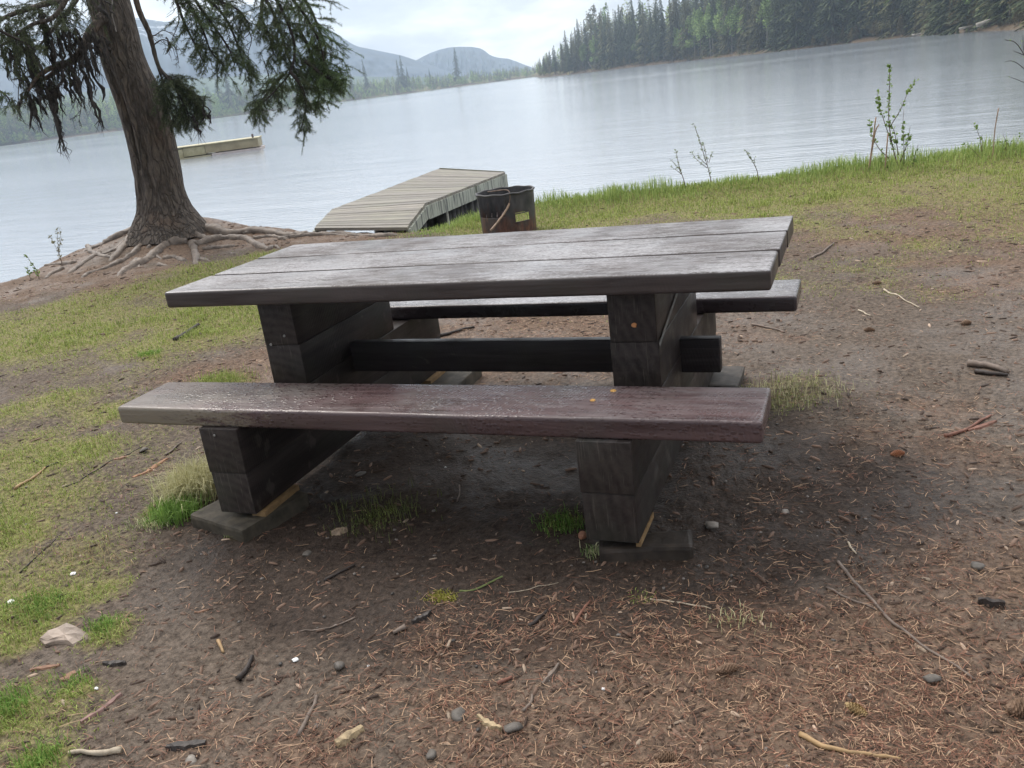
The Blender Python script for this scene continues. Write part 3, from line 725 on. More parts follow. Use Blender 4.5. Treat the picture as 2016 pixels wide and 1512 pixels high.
    for f_, s in ((0.0, 0), (0.5, 0), (.97, 0), (0.5, 1), (.97, 1)):
        base = (ph[1]+(pf[1]-ph[1])*f_-ex*.09) if s == 0 else (ph[0]+(pf[0]-ph[0])*f_+ex*.09)
        V, F = tube([base+np.array([0, 0, -.05]), base+np.array([0, 0, -2.2])], .07, 10); put('post', V, F, dk, root, smooth=True)
    # dark log crib carrying the platform
    mb = MB(); a = ph[1]+(pf[1]-ph[1])*.22-ex*.13; b_ = ph[1]+(pf[1]-ph[1])*.86-ex*.13; a2 = a-ex*1.05; b2 = b_-ex*.9
    for k in range(15):
        f_ = k/14; p = a+(b_-a)*f_
        V, F = tube([p+np.array([0, 0, -.07]), p+np.array([.01*rnd.random(), 0, -1.9])], .075, 8, jit=.2); mb.add(V, F)
        p = a2+(b2-a2)*f_
        V, F = tube([p+np.array([0, 0, -.07]), p+np.array([0, 0, -1.9])], .075, 8, jit=.2); mb.add(V, F)
    for k in range(7):
        p = a+(a2-a)*k/6; V, F = tube([p+np.array([0, 0, -.12]), p+np.array([0, 0, -1.9])], .08, 8, jit=.2); mb.add(V, F)
    mb.put('timber_crib', dk, root, smooth=True)
    p = a+np.array([.08, 0, -.12]); V, F = tube([p, p+np.array([0, 0, -.5])], .02, 6); put('pipe', V, F, mat_simple('pale_pipe', (0.5, 0.48, 0.42), .4), root)
    # lumpy earth mound at the foot of the ramp
make_dock()

# floating raft ------------------------------------------------------
def make_raft():
    a = bp(300, 322, WATER); b = bp(511, 294, WATER); ex = (b-a)/np.linalg.norm(b-a); ey = np.array([-ex[1], ex[0], 0])
    Lr = np.linalg.norm(b-a); root = empty('floating_platform', (a+b)/2)
    tag(root, 'long pale wooden floating platform out on the lake, half hidden by the tree trunk', 'raft')
    m, t, bb = mat_new('sun_bleached_boards'); n = noise(t, mapping(t), 3, 4)
    setc(t, bb, ramp(t, n, [(0.3, (0.32, 0.29, 0.17)), (0.7, (0.52, 0.47, 0.30))])); bb.inputs['Roughness'].default_value = .6
    def bx(name, s0, s1, y0, y1, z0, z1, mat):
        V = [a+ex*s+ey*y+np.array([0, 0, z]) for s in (s0, s1) for y in (y0, y1) for z in (z0, z1)]
        put(name, V, [[0, 1, 3, 2], [4, 6, 7, 5], [0, 4, 5, 1], [2, 3, 7, 6], [1, 5, 7, 3], [0, 2, 6, 4]], mat, root)
    g = mat_simple('grey_boards', (0.36, 0.31, 0.2), .6, .2, 2)
    bx('side_panel', Lr*.30, Lr*.50, 0, 2.2, .12, .57, m); bx('side_panel', Lr*.503, Lr, .02, 2.2, .16, .60, g)
    bx('side_panel', 0, Lr*.297, -.02, 2.2, .08, .54, m)
    bx('deck', -.05, Lr+.05, -.08, 2.3, .605, .65, m)
    bx('float_log', 0, Lr*.55, -.22, 2.3, -.25, .07, mat_simple('yellow_log', (0.42, 0.38, 0.25), .6, .2, 2))
    bx('float_log', Lr*.56, Lr+.1, -.26, 2.3, -.25, .11, mat_simple('pale_log', (0.55, 0.48, 0.45), .6, .2, 2))
    dk = mat_simple('raft_post', (0.16, 0.13, 0.14), .7)
    for s, h in ((Lr*.22, .95), (Lr*.955, .85)):
        p = a+ex*s+ey*.3; V, F = tube([p, p+np.array([0, 0, h])], .06, 8); put('post', V, F, dk, root)
make_raft()

# ------------------------------------------------------------------ haze later; big tree
M_BARK = None
def make_bark():
    m, t, b = mat_new('furrowed_bark'); v = mapping(t, (1, 1, 0.085))
    vr = N(t, 'ShaderNodeTexVoronoi'); vr.feature = 'DISTANCE_TO_EDGE'; vr.inputs['Scale'].default_value = 17; 
    dv = noise(t, mapping(t, (1, 1, .4)), 8, 3)
    ad = N(t, 'ShaderNodeVectorMath', operation='MULTIPLY_ADD'); t.links.new(v, ad.inputs[0]); ad.inputs[1].default_value = (1, 1, 1)
    cx = N(t, 'ShaderNodeCombineXYZ'); t.links.new(mth(t, 'MULTIPLY', dv, .16), cx.inputs[0]); t.links.new(mth(t, 'MULTIPLY', dv, .16), cx.inputs[1]); t.links.new(cx.outputs[0], ad.inputs[2])
    t.links.new(ad.outputs[0], vr.inputs['Vector'])
    ed = ramp(t, vr.outputs['Distance'], [(0.0, 0.0), (0.16, 1.0)])
    n = noise(t, mapping(t, (1, 1, .3)), 26, 6, .7); nb = noise(t, mapping(t), 2.2, 3)
    c = mixc(t, ramp(t, n, [(0.3, 0.0), (0.7, 1.0)]), (0.05, 0.041, 0.035), (0.19, 0.155, 0.128))
    c = mixc(t, ramp(t, nb, [(0.55, 0.0), (0.7, 0.5)]), c, (0.17, 0.105, 0.07))
    c = mixc(t, mth(t, 'MULTIPLY', mth(t, 'SUBTRACT', 1.0, ed), .5), c, (0.03, 0.024, 0.022))
    setc(t, b, c); b.inputs['Roughness'].default_value = .85; b.inputs['Specular IOR Level'].default_value = .25
    h = mth(t, 'ADD', mth(t, 'MULTIPLY', ed, 1.0), mth(t, 'MULTIPLY', n, .7)); bump(t, b, h, .8, .03)
    return m
M_BARK = make_bark()
M_ROOT = None
def make_root_mat():
    m, t, b = mat_new('worn_root'); n = noise(t, mapping(t, (1, 1, 1)), 9, 6, .65, .6); n2 = noise(t, mapping(t), 50, 4)
    c = mixc(t, ramp(t, n, [(0.3, 0.0), (0.65, 1.0)]), (0.06, 0.043, 0.034), (0.215, 0.168, 0.132))
    setc(t, b, c); b.inputs['Roughness'].default_value = .6
    bump(t, b, mth(t, 'ADD', n, mth(t, 'MULTIPLY', n2, .3)), .7, .02); return m
M_ROOT = make_root_mat()
M_NEEDLE = mat_attr('fir_needles', .55, .3, 0, .25)
M_TWIG = mat_simple('dark_twig', (0.045, 0.036, 0.032), .85, .4, 40)

tree_base = hit(326, 452); TD = float(np.hypot(*(tree_base-CAM)[:2]))
big = empty('fir_tree', tree_base); tag(big, 'large old conifer with furrowed trunk, exposed roots and lichen hung branches at the water edge', 'tree')
def make_trunk():
    pts = [(213-60, -180, 58), (213, 0, 69), (240, 110, 73), (262, 165, 79), (283, 219, 84), (303, 300, 82), (317, 380, 84), (323, 412, 96), (327, 436, 118), (330, 458, 150)]
    ctr = []; R = []
    for u, v, w in pts:
        p = at(u, v, TD); ctr.append(p); R.append(w/2/FPX*np.linalg.norm(p-CAM)*.98)
    ctr[-1] = ctr[-1]-np.array([0, 0, .05])
    ctr = np.array(ctr); 
    # extend upward
    up = ctr[0]-ctr[1]; up /= np.linalg.norm(up)
    ctr = np.vstack([ctr[0]+up*11, ctr[0]+up*5, ctr]); R = [.08, .17]+R
    path = smooth_path(ctr, 16); Rp = np.interp(np.linspace(0, len(ctr)-1, len(path)), np.arange(len(ctr)), R)
    n = 88; V = []; k = len(path); z0 = ctr[-1][2]
    th = np.arange(n)/n*2*math.pi
    lob = [(-1.0, .30), (-.3, .22), (.35, .32), (1.0, .25), (1.75, .3), (2.6, .28), (3.5, .3), (4.4, .3)]
    for i, p in enumerate(path):
        zz = p[2]-z0; r = np.full(n, Rp[i])
        rid = np.abs(fbm(th*7/1.0+0*th, th*0+zz*1.1+fbm(th*2, th*0+zz*2, 71, 2)*1.5, 70, 3)-.5)*2
        # keep the seam closed
        r = r*(1+.10*(rid-.3)*np.sin(th/2)**.3)
        fl = math.exp(-max(zz, 0)/.30)
        for a, w in lob: r = r+Rp[i]*w*.42*fl*np.exp(-(((th-a+math.pi) % (2*math.pi)-math.pi)/.26)**2)
        for a, dep, zc, zw in ((4.55, .09, 1.45, .9), (5.1, .05, .9, .6)):
            r = r-Rp[i]*dep*3*math.exp(-((zz-zc)/zw)**2)*np.exp(-(((th-a+math.pi) % (2*math.pi)-math.pi)/.16)**2)
        V.append(np.stack([p[0]+np.cos(th)*r, p[1]+np.sin(th)*r, np.full(n, p[2])], 1))
    V = np.vstack(V); F = [[i*n+j, (i+1)*n+j, (i+1)*n+(j+1) % n, i*n+(j+1) % n] for i in range(k-1) for j in range(n)]
    put('trunk', V, F, M_BARK, big, smooth=True)
    return path
trunk_path = make_trunk()
def zr(zx, zy): return zx/2.88, 380+zy/2.88
ROOTS = [([(810, 215), (740, 262), (680, 330), (620, 392)], .085, .035), ([(800, 300), (720, 370), (620, 420), (520, 450), (450, 490)], .05, .022),
 ([(1060, 282), (960, 288), (900, 325), (850, 368), (790, 402), (720, 432), (652, 485)], .075, .05), ([(1060, 268), (960, 262), (870, 278), (838, 312)], .05, .04),
 ([(1085, 285), (1108, 340), (1112, 408)], .06, .035), ([(925, 372), (1000, 368), (1050, 388)], .05, .03), ([(1100, 300), (1200, 268), (1300, 254), (1400, 262), (1450, 290), (1520, 318), (1562, 290)], .07, .035),
 ([(1150, 322), (1250, 312), (1330, 300)], .05, .03), ([(1170, 200), (1300, 232), (1450, 215), (1600, 235), (1720, 240), (1850, 235), (2016, 242)], .08, .03),
 ([(1380, 228), (1500, 211), (1620, 230)], .045, .03), ([(1580, 262), (1700, 246), (1800, 238), (1900, 228), (2016, 240), (2150, 244), (2300, 236)], .045, .03), ([(790, 195), (650, 258), (560, 300), (480, 330)], .07, .03),
 ([(560, 340), (480, 392), (380, 462)], .045, .025), ([(500, 300), (520, 332), (560, 350), (650, 372)], .04, .03), ([(420, 398), (330, 402), (245, 412)], .045, .02), ([(360, 428), (290, 458), (252, 488)], .035, .02),
 ([(870, 338), (920, 382)], .03, .02), ([(775, 378), (795, 428)], .035, .025), ([(1145, 378), (1195, 388)], .03, .02), ([(1440, 262), (1540, 246), (1640, 262)], .04, .025), ([(900, 410), (960, 412)], .03, .02), ([(940, 215), (905, 260), (880, 300)], .075, .03),
 ([(1050, 215), (1150, 255), (1260, 262)], .07, .03), ([(700, 285), (640, 330), (520, 360)], .045, .02), ([(1330, 350), (1300, 345), (1260, 352)], .02, .012), ([(1560, 300), (1590, 318)], .02, .012)]
for pts, r0, r1 in ROOTS:
    W = [hit(*zr(a, b)) for a, b in pts]
    W = smooth_path(W, 6)
    for i in range(len(W)):
        tt = i/(len(W)-1); r = r0+(r1-r0)*tt
        W[i][2] = max(W[i][2], float(height(W[i][0:1], W[i][1:2], False)[0]))-r*(.05+.25*tt)-(.06 if tt > .95 else 0)
        W[i][:2] += (RG.random(2)-.5)*.018
    rad = np.linspace(r0, r1, len(W))*(1+.55*(fbm(np.arange(len(W))*.45+r0*99, np.zeros(len(W)), 17, 3)-.5)*2)*.95
    V, F = tube(W, rad, 12, jit=.38); put('root', V, F, M_ROOT, big, smooth=True)

# branches of the big tree ------------------------------------------
NEV, NEC = [], []
def needles_on(P, dens, ln, cdark, clight, wd=.0035, droop=.2):
    """fir needles round a twig path; returns quads"""
    P = np.asarray(P); seg = np.linalg.norm(np.diff(P, axis=0), axis=1); tot = seg.sum(); n = max(4, int(tot*dens))
    cum = np.concatenate([[0], np.cumsum(seg)]); s = RG.random(n)*tot
    q = np.stack([np.interp(s, cum, P[:, i]) for i in range(3)], 1)
    T = np.stack([np.interp(np.minimum(s+.01, tot), cum, P[:, i]) for i in range(3)], 1)-np.stack([np.interp(np.maximum(s-.01, 0), cum, P[:, i]) for i in range(3)], 1)
    T /= np.linalg.norm(T, axis=1)[:, None]+1e-9
    d = RG.normal(size=(n, 3)); d /= np.linalg.norm(d, axis=1)[:, None]
    d = d-T*np.sum(d*T, 1)[:, None]*.9+T*.55; d[:, 2] -= droop*RG.random(n); d /= np.linalg.norm(d, axis=1)[:, None]+1e-9
    w = np.cross(d, RG.normal(size=(n, 3))); w /= np.linalg.norm(w, axis=1)[:, None]+1e-9
    l = ln*(.6+.6*RG.random(n))[:, None]
    Q = np.stack([q-w*wd*.5, q+w*wd*.5, q+d*l+w*wd*.25, q+d*l-w*wd*.25], 1)
    f = RG.random(n)[:, None]; C = np.array(cdark)*(1-f)+np.array(clight)*f
    return Q.reshape(-1, 3), np.repeat(C, 4, axis=0)
DK, LT = (0.02, 0.026, 0.016), (0.11, 0.13, 0.06)
DKG, LTG = (0.045, 0.08, 0.03), (0.20, 0.30, 0.10)
DKB, LTB = (0.02, 0.018, 0.016), (0.06, 0.058, 0.045)
def limb(name, pts, r0, r1, D, twigs, tl, green, dens=1.0, tw_r=.0035, hang=.5, spread=1.0, nl=.03, subs=3, start=.12, par=big):
    """a limb given by photo points at distance D; side twigs with needles"""
    Dl = D if hasattr(D, '__len__') else [D]*len(pts)
    P = smooth_path([at(u, v, d) for (u, v), d in zip(pts, Dl)], 6)
    V, F = tube(P, np.linspace(r0, r1, len(P)), 7, jit=.2); br = put(name, V, F, M_TWIG if r0 < .03 else M_BARK, par, smooth=True)
    tv = MB(); Q = []; C = []
    L_ = np.linalg.norm(np.diff(P, axis=0), axis=1).sum()
    right = RI
    for k in range(twigs):
        f = start+(1-start)*(k+rnd.random())/twigs; i = f*(len(P)-1); i0 = int(i); i0 = min(i0, len(P)-2); p = P[i0]+(P[i0+1]-P[i0])*(i-i0)
        T = P[i0+1]-P[i0]; T /= np.linalg.norm(T)
        a = np.array([rnd.gauss(0, 1), rnd.gauss(0, 1), rnd.gauss(0, .45)]); a = a-T*(a@T); a /= np.linalg.norm(a)+1e-9
        d = T*.55+a*spread; d /= np.linalg.norm(d)
        l = tl*.92*(.35+.85*rnd.random())*(1-.35*f)
        pp = [p]; dd = d.copy()
        for j in range(5):
            dd = dd+np.array([rnd.gauss(0, .22), rnd.gauss(0, .22), -hang*.16+rnd.gauss(0, .16)]); dd /= np.linalg.norm(dd); pp.append(pp[-1]+dd*l/5)
        pp = np.array(pp); Vt, Ft = tube(pp, np.linspace(tw_r, tw_r*.5, 6), 4, cap=False); tv.add(Vt, Ft)
        gr = green*(.4+.9*rnd.random()); gr = min(1, gr)
        c0 = tuple(np.array(DK)*(1-gr)+np.array(DKG)*gr); c1 = tuple(np.array(LT)*(1-gr)+np.array(LTG)*gr)
        q, c = needles_on(pp[1:], 420*dens, nl, c0, c1); Q.append(q); C.append(c)
        for s in range(subs):
            j = rnd.randint(1, 4); b = np.array([rnd.gauss(0, 1), rnd.gauss(0, 1), rnd.gauss(0, .4)-.35*hang]); b /= np.linalg.norm(b); l2 = l*(.25+.4*rnd.random())
            t2 = (pp[j+1]-pp[j]); t2 /= np.linalg.norm(t2); b = b*.8+t2*.8; b /= np.linalg.norm(b)
            sp = [pp[j], pp[j]+b*l2*.5, pp[j]+b*l2+np.array([0, 0, -.12*l2*hang])]
            Vt, Ft = tube(sp, [tw_r*.6, tw_r*.5, tw_r*.3], 3, cap=False); tv.add(Vt, Ft)
            q, c = needles_on(sp, 360*dens, nl, c0, c1); Q.append(q); C.append(c)
    tv.put('twigs', M_TWIG, br)
    if dens > 0:
        Q = np.vstack(Q); C = np.vstack(C); F = np.arange(len(Q)).reshape(-1, 4); put('needles', Q, F, M_NEEDLE, br, cols=C)
    return br, P
D0 = TD
# upper left spray
limb('branch', [(185, -60), (140, -10), (80, 10), (20, 30), (-40, 60)], .05, .012, [D0, D0-.4, D0-.8, D0-1, D0-1.1], 34, .62, .25, hang=.9)
limb('branch', [(150, -40), (110, 30), (60, 50), (10, 85), (-30, 110)], .03, .008, D0-1.0, 34, .5, .2, hang=1.0)
limb('branch', [(170, -50), (150, 0), (120, 40), (95, 70), (60, 110)], .03, .008, D0-.6, 26, .45, .12, hang=1.1)
limb('branch', [(-60, 20), (0, 60), (40, 80), (70, 100)], .02, .006, D0-1.3, 20, .45, .2, hang=1.1)
limb('branch', [(-40, 150), (-10, 172), (12, 188), (20, 200)], .012, .005, D0-1.6, 14, .25, .5, hang=.6)
# the dead left limb with lichen
b1, P1 = limb('branch', [(203, 32), (180, 62), (158, 105), (140, 122), (110, 130), (75, 150), (55, 180)], .065, .012, [D0-.25, D0-.35, D0-.5, D0-.6, D0-.7, D0-.8, D0-.9], 30, .42, .1, dens=.55, hang=1.0)
b2, P2 = limb('branch', [(160, 100), (140, 118), (100, 148), (78, 160), (58, 175), (50, 200)], .035, .01, D0-.62, 18, .35, 0.05, dens=.4, hang=1.0)
# drooping inner right branch
b3, P3 = limb('branch', [(262, -30), (274, 20), (292, 60), (302, 95), (312, 130), (330, 152), (356, 168), (380, 192), (388, 215)], .035, .012, D0-.55, 72, .42, .2, dens=1.0, hang=1.0, start=.55, subs=4)
limb('branch', [(310, 130), (322, 165), (330, 200), (338, 222), (350, 235)], .014, .006, D0-.5, 36, .36, .2, hang=1.1, start=.05, subs=4)
limb('branch', [(318, 140), (345, 175), (362, 205), (370, 225), (372, 245)], .014, .005, D0-.6, 36, .33, .25, hang=1.1, start=.05, subs=4)
limb('branch', [(285, 45), (300, 70), (322, 60), (345, 72)], .008, .003, D0-.5, 6, .25, 0, dens=.12, hang=.4)
limb('branch', [(300, 90), (322, 78), (345, 95), (352, 125)], .008, .003, D0-.5, 6, .22, 0, dens=.12, hang=.6)
# middle top clump
for pts, n_, tl_, gr_ in [([(300, -80), (350, -20), (380, 20), (400, 60), (415, 100), (440, 130)], 42, .42, .45), ([(340, -60), (400, -10), (440, 30), (465, 80), (478, 120), (490, 148)], 40, .4, .4),
                     ([(330, -40), (350, 10), (365, 50), (385, 90), (400, 122)], 26, .3, .3), ([(380, -40), (430, 0), (470, 20), (492, 50)], 24, .35, .3), ([(360, -60), (385, 0), (420, 50), (450, 95), (462, 128)], 30, .35, .7)]:
    limb('branch', pts, .02, .006, D0-1.1-.3*rnd.random(), n_, tl_, gr_, hang=.8, subs=4)
# right hand clump
for pts, n_, tl_, gr_ in [([(470, -90), (530, -20), (560, 30), (580, 90), (572, 140), (545, 175), (505, 215)], 52, .45, .35), ([(500, -90), (560, -20), (600, 30), (628, 80), (640, 130), (650, 160)], 56, .48, .75),
                     ([(540, -60), (600, 0), (625, 50), (640, 95), (632, 140)], 40, .4, .5), ([(480, -60), (530, 10), (555, 70), (566, 110), (585, 150), (600, 195)], 44, .4, .4),
                     ([(570, 140), (590, 165), (602, 200), (598, 235), (592, 255)], 30, .3, .3), ([(560, 145), (540, 165), (518, 195), (500, 222)], 30, .32, .25),
                     ([(600, 120), (625, 140), (650, 155), (672, 162)], 34, .32, .9), ([(590, 60), (610, 100), (622, 150), (628, 190), (622, 205)], 40, .35, .6), ([(520, -30), (515, 30), (530, 70), (540, 110)], 28, .3, .3)]:
    limb('branch', pts, .022, .006, D0-1.2-.5*rnd.random(), n_, tl_, gr_, hang=.8, subs=4)
for pts in ([(345, -10), (352, 40), (340, 75), (335, 100)], [(478, 40), (495, 75), (488, 110), (500, 132)], [(520, 120), (530, 160), (515, 190), (520, 210)], [(60, 130), (40, 160), (36, 200), (42, 235)], [(150, 160), (160, 200), (155, 240)]):
    limb('branch', pts, .007, .002, D0-.9, 7, .22, 0, dens=.10, hang=.7, subs=2)
# lichen (old man's beard) hanging in ragged strands
def lichen(u, v, ln_px, D, w=.02, n=3):
    mb = MB()
    for q in range(n):
        p = at(u+rnd.uniform(-6, 6), v+rnd.uniform(-6, 4), D+rnd.uniform(-.1, .1)); L_ = ln_px/FPX*D*(.5+.6*rnd.random()); k = 9
        pp = [p]; 
        for j in range(k): pp.append(pp[-1]+np.array([rnd.gauss(0, .014), rnd.gauss(0, .014), -L_/k]))
        rad = [w*(.35+.9*rnd.random())*math.sin(math.pi*(.12+.85*j/k))+.002 for j in range(k+1)]
        V, F = tube(pp, rad, 5, jit=.9); mb.add(V, F)
        for j in range(int(L_*26)):
            f = rnd.random(); p2 = pp[int(f*k)]; V, F = tube([p2, p2+np.array([rnd.gauss(0, .022), rnd.gauss(0, .022), -.05]), p2+np.array([rnd.gauss(0, .035), rnd.gauss(0, .03), -.10-.10*rnd.random()])], [.005, .004, .001], 3, cap=False); mb.add(V, F)
    return mb
M_LICH = mat_simple('dark_hanging_lichen', (0.042, 0.036, 0.033), .9, .45, 25)
for u, v, l, n_ in [(88, 165, 118, 4), (72, 160, 70, 3), (60, 190, 60, 2), (140, 125, 75, 4), (150, 118, 60, 3), (168, 150, 112, 2), (160, 80, 90, 4), (172, 70, 80, 3), (185, 60, 60, 3), (120, 135, 60, 2), (50, 60, 80, 4), (35, 60, 90, 3), (15, 50, 80, 3), (8, 90, 70, 3), (60, 100, 90, 4),
                     (90, 60, 90, 4), (110, 60, 60, 3), (130, 50, 50, 3), (120, 20, 60, 2), (196, 75, 45, 3), (100, 150, 70, 3), (45, 180, 70, 2), (400, 205, 55, 2), (378, 225, 40, 2), (330, 70, 40, 1), (148, 60, 45, 3), (30, 120, 60, 3), (75, 20, 60, 3), (200, 0, 50, 2)]:
    lichen(u, v, l, D0-.75, n=n_).put('lichen', M_LICH, big)
for pts in ([(160, 95), (120, 128), (80, 152)], ):
    pass
# thin bare twig against the trunk
V, F = tube(smooth_path([at(222, -5, D0-.6), at(220, 25, D0-.6), at(226, 50, D0-.6), at(229, 62, D0-.6)], 4), .006, 5); put('twig', V, F, mat_simple('pale_twig', (0.3, 0.27, 0.25), .8), big)

# ------------------------------------------------------------------ saplings on the bank
M_LEAF = mat_attr('spring_leaves', .5, .3, 0, .35)
M_STEM = mat_simple('sapling_stem', (0.13, 0.085, 0.065), .7)
M_REED = mat_simple('dead_reed', (0.36, 0.24, 0.17), .7)
def leafy(name, label, cat, stems, D, leaf=.022, col=((0.12, 0.2, 0.05), (0.26, 0.36, 0.11)), r=.006, dens=34, stemmat=None, group=None, baseuv=None, narrow=.45, clear=.25):
    foot = at(*stems[0][0], D); zf = min(foot[2], float(height(foot[:1], foot[1:2], False)[0]))
    root = empty(name, (foot[0], foot[1], zf)); tag(root, label, cat, group)
    Q = []; C = []
    for si, st in enumerate(stems):
        Pm = [at(u, v, D+rnd.uniform(-.02, .02)) for u, v in st]
        if si == 0 or st[0][1] > stems[0][0][1]-12: Pm = [np.array([Pm[0][0], Pm[0][1], float(height(Pm[0][:1], Pm[0][1:2], False)[0])-.03])]+Pm
        P = smooth_path(Pm, 5); rr0 = r*(1 if si == 0 else .65)
        V, F = tube(P, np.linspace(rr0, rr0*.35, len(P)), 6); put('stem', V, F, stemmat or M_STEM, root, smooth=True)
        L_ = np.linalg.norm(np.diff(P, axis=0), axis=1).sum(); n = int(L_*dens)
        for k in range(n):
            f = clear+(1-clear)*rnd.random() if si == 0 else .1+.9*rnd.random(); i = f*(len(P)-1); i0 = min(int(i), len(P)-2); p = P[i0]+(P[i0+1]-P[i0])*(i-i0)
            T = P[i0+1]-P[i0]; T /= np.linalg.norm(T)
            for q in range(rnd.randint(1, 3)):
                d = np.array([rnd.gauss(0, 1), rnd.gauss(0, 1), rnd.gauss(.2, .6)]); d /= np.linalg.norm(d); d = d*.8+T*.6; d /= np.linalg.norm(d)
                w = np.cross(d, [rnd.gauss(0, 1), rnd.gauss(0, 1), rnd.gauss(0, 1)]); w /= np.linalg.norm(w)+1e-9; l = leaf*(.6+.7*rnd.random()); o = p+d*.006
                Q += [o, o+d*l*.45+w*l*narrow*.5, o+d*l, o+d*l*.45-w*l*narrow*.5]; f2 = rnd.random(); c = np.array(col[0])*(1-f2)+np.array(col[1])*f2; C += [c]*4
    if Q: put('leaves', np.array(Q), np.arange(len(Q)).reshape(-1, 4), M_LEAF, root, cols=np.array(C))
    return root
BD = 10.55
def z7(x, y): return 1260+x/4.727, 100+y/4.727
def z3(x, y): return 1300+x/2.816, y/2.816
leafy('willow_sapling', 'small budding sapling leaning left on the grassy bank, leftmost of three thin shoots', 'sapling', [[z7(432, 1290), z7(400, 1180), z7(375, 1110), z7(350, 1010), z7(335, 930)], [z7(390, 1150), z7(330, 1105), z7(290, 1080)], [z7(380, 1120), z7(330, 1060), z7(275, 1000)]], BD, col=((0.16, 0.2, 0.1), (0.32, 0.38, 0.2)), dens=70, clear=.45)
leafy('willow_sapling', 'tall thin budding sapling with a long top shoot, middle of three on the bank', 'sapling', [[z7(675, 1300), z7(655, 1180), z7(630, 1080), z7(575, 900), z7(540, 790), z7(500, 680)], [z7(625, 1090), z7(560, 1040), z7(510, 990), z7(480, 940)], [z7(620, 1060), z7(560, 1000), z7(540, 960)], [z7(640, 1040), z7(665, 970), z7(678, 935)], [z7(630, 1040), z7(605, 930), z7(595, 870)]], BD, col=((0.16, 0.2, 0.1), (0.32, 0.38, 0.2)), dens=70, clear=.3)
leafy('willow_sapling', 'short curved shoot with few buds, right of the two budding saplings on the bank', 'sapling', [[z7(1112, 1280), z7(1095, 1140), z7(1060, 1050), z7(1020, 985), z7(985, 930)], [z7(1062, 1050), z7(1068, 990)]], BD, col=((0.16, 0.2, 0.1), (0.32, 0.38, 0.2)), dens=60, clear=.5)
leafy('leafy_shrub', 'tallest leafy young shrub with several stems standing alone on the bank against the lake', 'shrub', [[z3(1330, 960), z3(1290, 820), z3(1268, 680), z3(1268, 560), z3(1272, 440), z3(1270, 365)], [z3(1290, 820), z3(1230, 640), z3(1210, 580), z3(1205, 510)], [z3(1275, 700), z3(1330, 610), z3(1370, 520), z3(1415, 450)],
      [z3(1350, 960), z3(1350, 800), z3(1345, 700), z3(1350, 610)], [z3(1330, 900), z3(1370, 790), z3(1385, 700)], [z3(1270, 880), z3(1210, 820), z3(1170, 740), z3(1158, 675)], [z3(1400, 940), z3(1412, 860), z3(1430, 800)], [z3(1320, 860), z3(1300, 740), z3(1280, 690)], [z3(1250, 930), z3(1200, 870)]], BD+.25, leaf=.034, narrow=.8, dens=42, clear=.3, r=.008)
for i, (st, lb) in enumerate([([z3(1155, 940), z3(1178, 780), z3(1195, 650)], 'dead red brown reed stalk left of the tall leafy shrub, leaning right'), ([z3(1245, 950), z3(1262, 740)], 'dead pale reed stalk rising through the tall leafy shrub'),
                ([z3(1160, 930), z3(1190, 740), z3(1212, 690)], 'second thin dead stalk crossing beside the leafy shrub'), ([z3(1845, 850), z3(1855, 720), z3(1875, 600)], 'tall bare dead stalk standing alone near the right edge of the bank')]):
    P = [at(*q, BD+.15 if i < 3 else BD+.6) for q in st]; P = [np.array([P[0][0], P[0][1], float(height(P[0][:1], P[0][1:2], False)[0])-.03])]+P
    V, F = tube(smooth_path(P, 4), .008 if i < 3 else .006, 6); o = put('reed_stalk', V, F, M_REED, origin=V[0], smooth=True); tag(o, lb, 'dead stalk', 'dead stalks on the bank')
leafy('thin_shrub', 'sparse twiggy seedling with a bent tip on the bank, left of the tall bare stalk', 'shrub', [[z3(1780, 890), z3(1778, 800), z3(1760, 730), z3(1735, 690)], [z3(1775, 880), z3(1730, 830), z3(1680, 800)], [z3(1784, 840), z3(1784, 745)]], BD+.55, dens=22, leaf=.028, narrow=.7, clear=.6, r=.005)
leafy('thin_shrub', 'low sprawling twiggy shrub with tiny leaves at the right end of the bank', 'shrub', [[z3(1900, 850), z3(1920, 800), z3(1900, 745)], [z3(1920, 830), z3(1890, 790)], [z3(1940, 830), z3(1910, 770)], [z3(1960, 840), z3(1985, 770), z3(2000, 740)], [z3(1930, 840), z3(1945, 780)]], BD+.75, dens=30, leaf=.024, narrow=.7, clear=.2, r=.005)
leafy('thin_shrub', 'small twiggy seedling at the left water edge beyond the roots', 'shrub', [[(119, 508), (115, 490), (112, 450)], [(116, 500), (104, 475), (98, 465)], [(116, 492), (120, 470), (117, 452)]], 11.9, dens=40, leaf=.03, narrow=.6, clear=.3, r=.005, col=((0.2, 0.2, 0.12), (0.34, 0.32, 0.2)))
leafy('thin_shrub', 'tiny green seedling at the far left of the bank', 'shrub', [[(72, 532), (62, 518), (52, 502)], [(55, 532), (54, 526)]], 11.3, dens=60, leaf=.035, narrow=.6, clear=.1, r=.005)
# bare shrub just outside the right side, its twigs reach in
leafy('bare_shrub', 'bare dark twigs of a leafless shrub reaching in from the right side', 'shrub', [[(2075, 330), (2060, 240), (2040, 160), (2005, 90), (1978, 78)], [(2048, 190), (2020, 165), (1985, 150)], [(2040, 160), (2010, 130), (1992, 120), (1978, 122)], [(2030, 135), (2016, 100), (2014, 70)], [(2020, 110), (1995, 100)]], 9.5, dens=5, leaf=.018, r=.007, stemmat=M_TWIG, clear=.5)

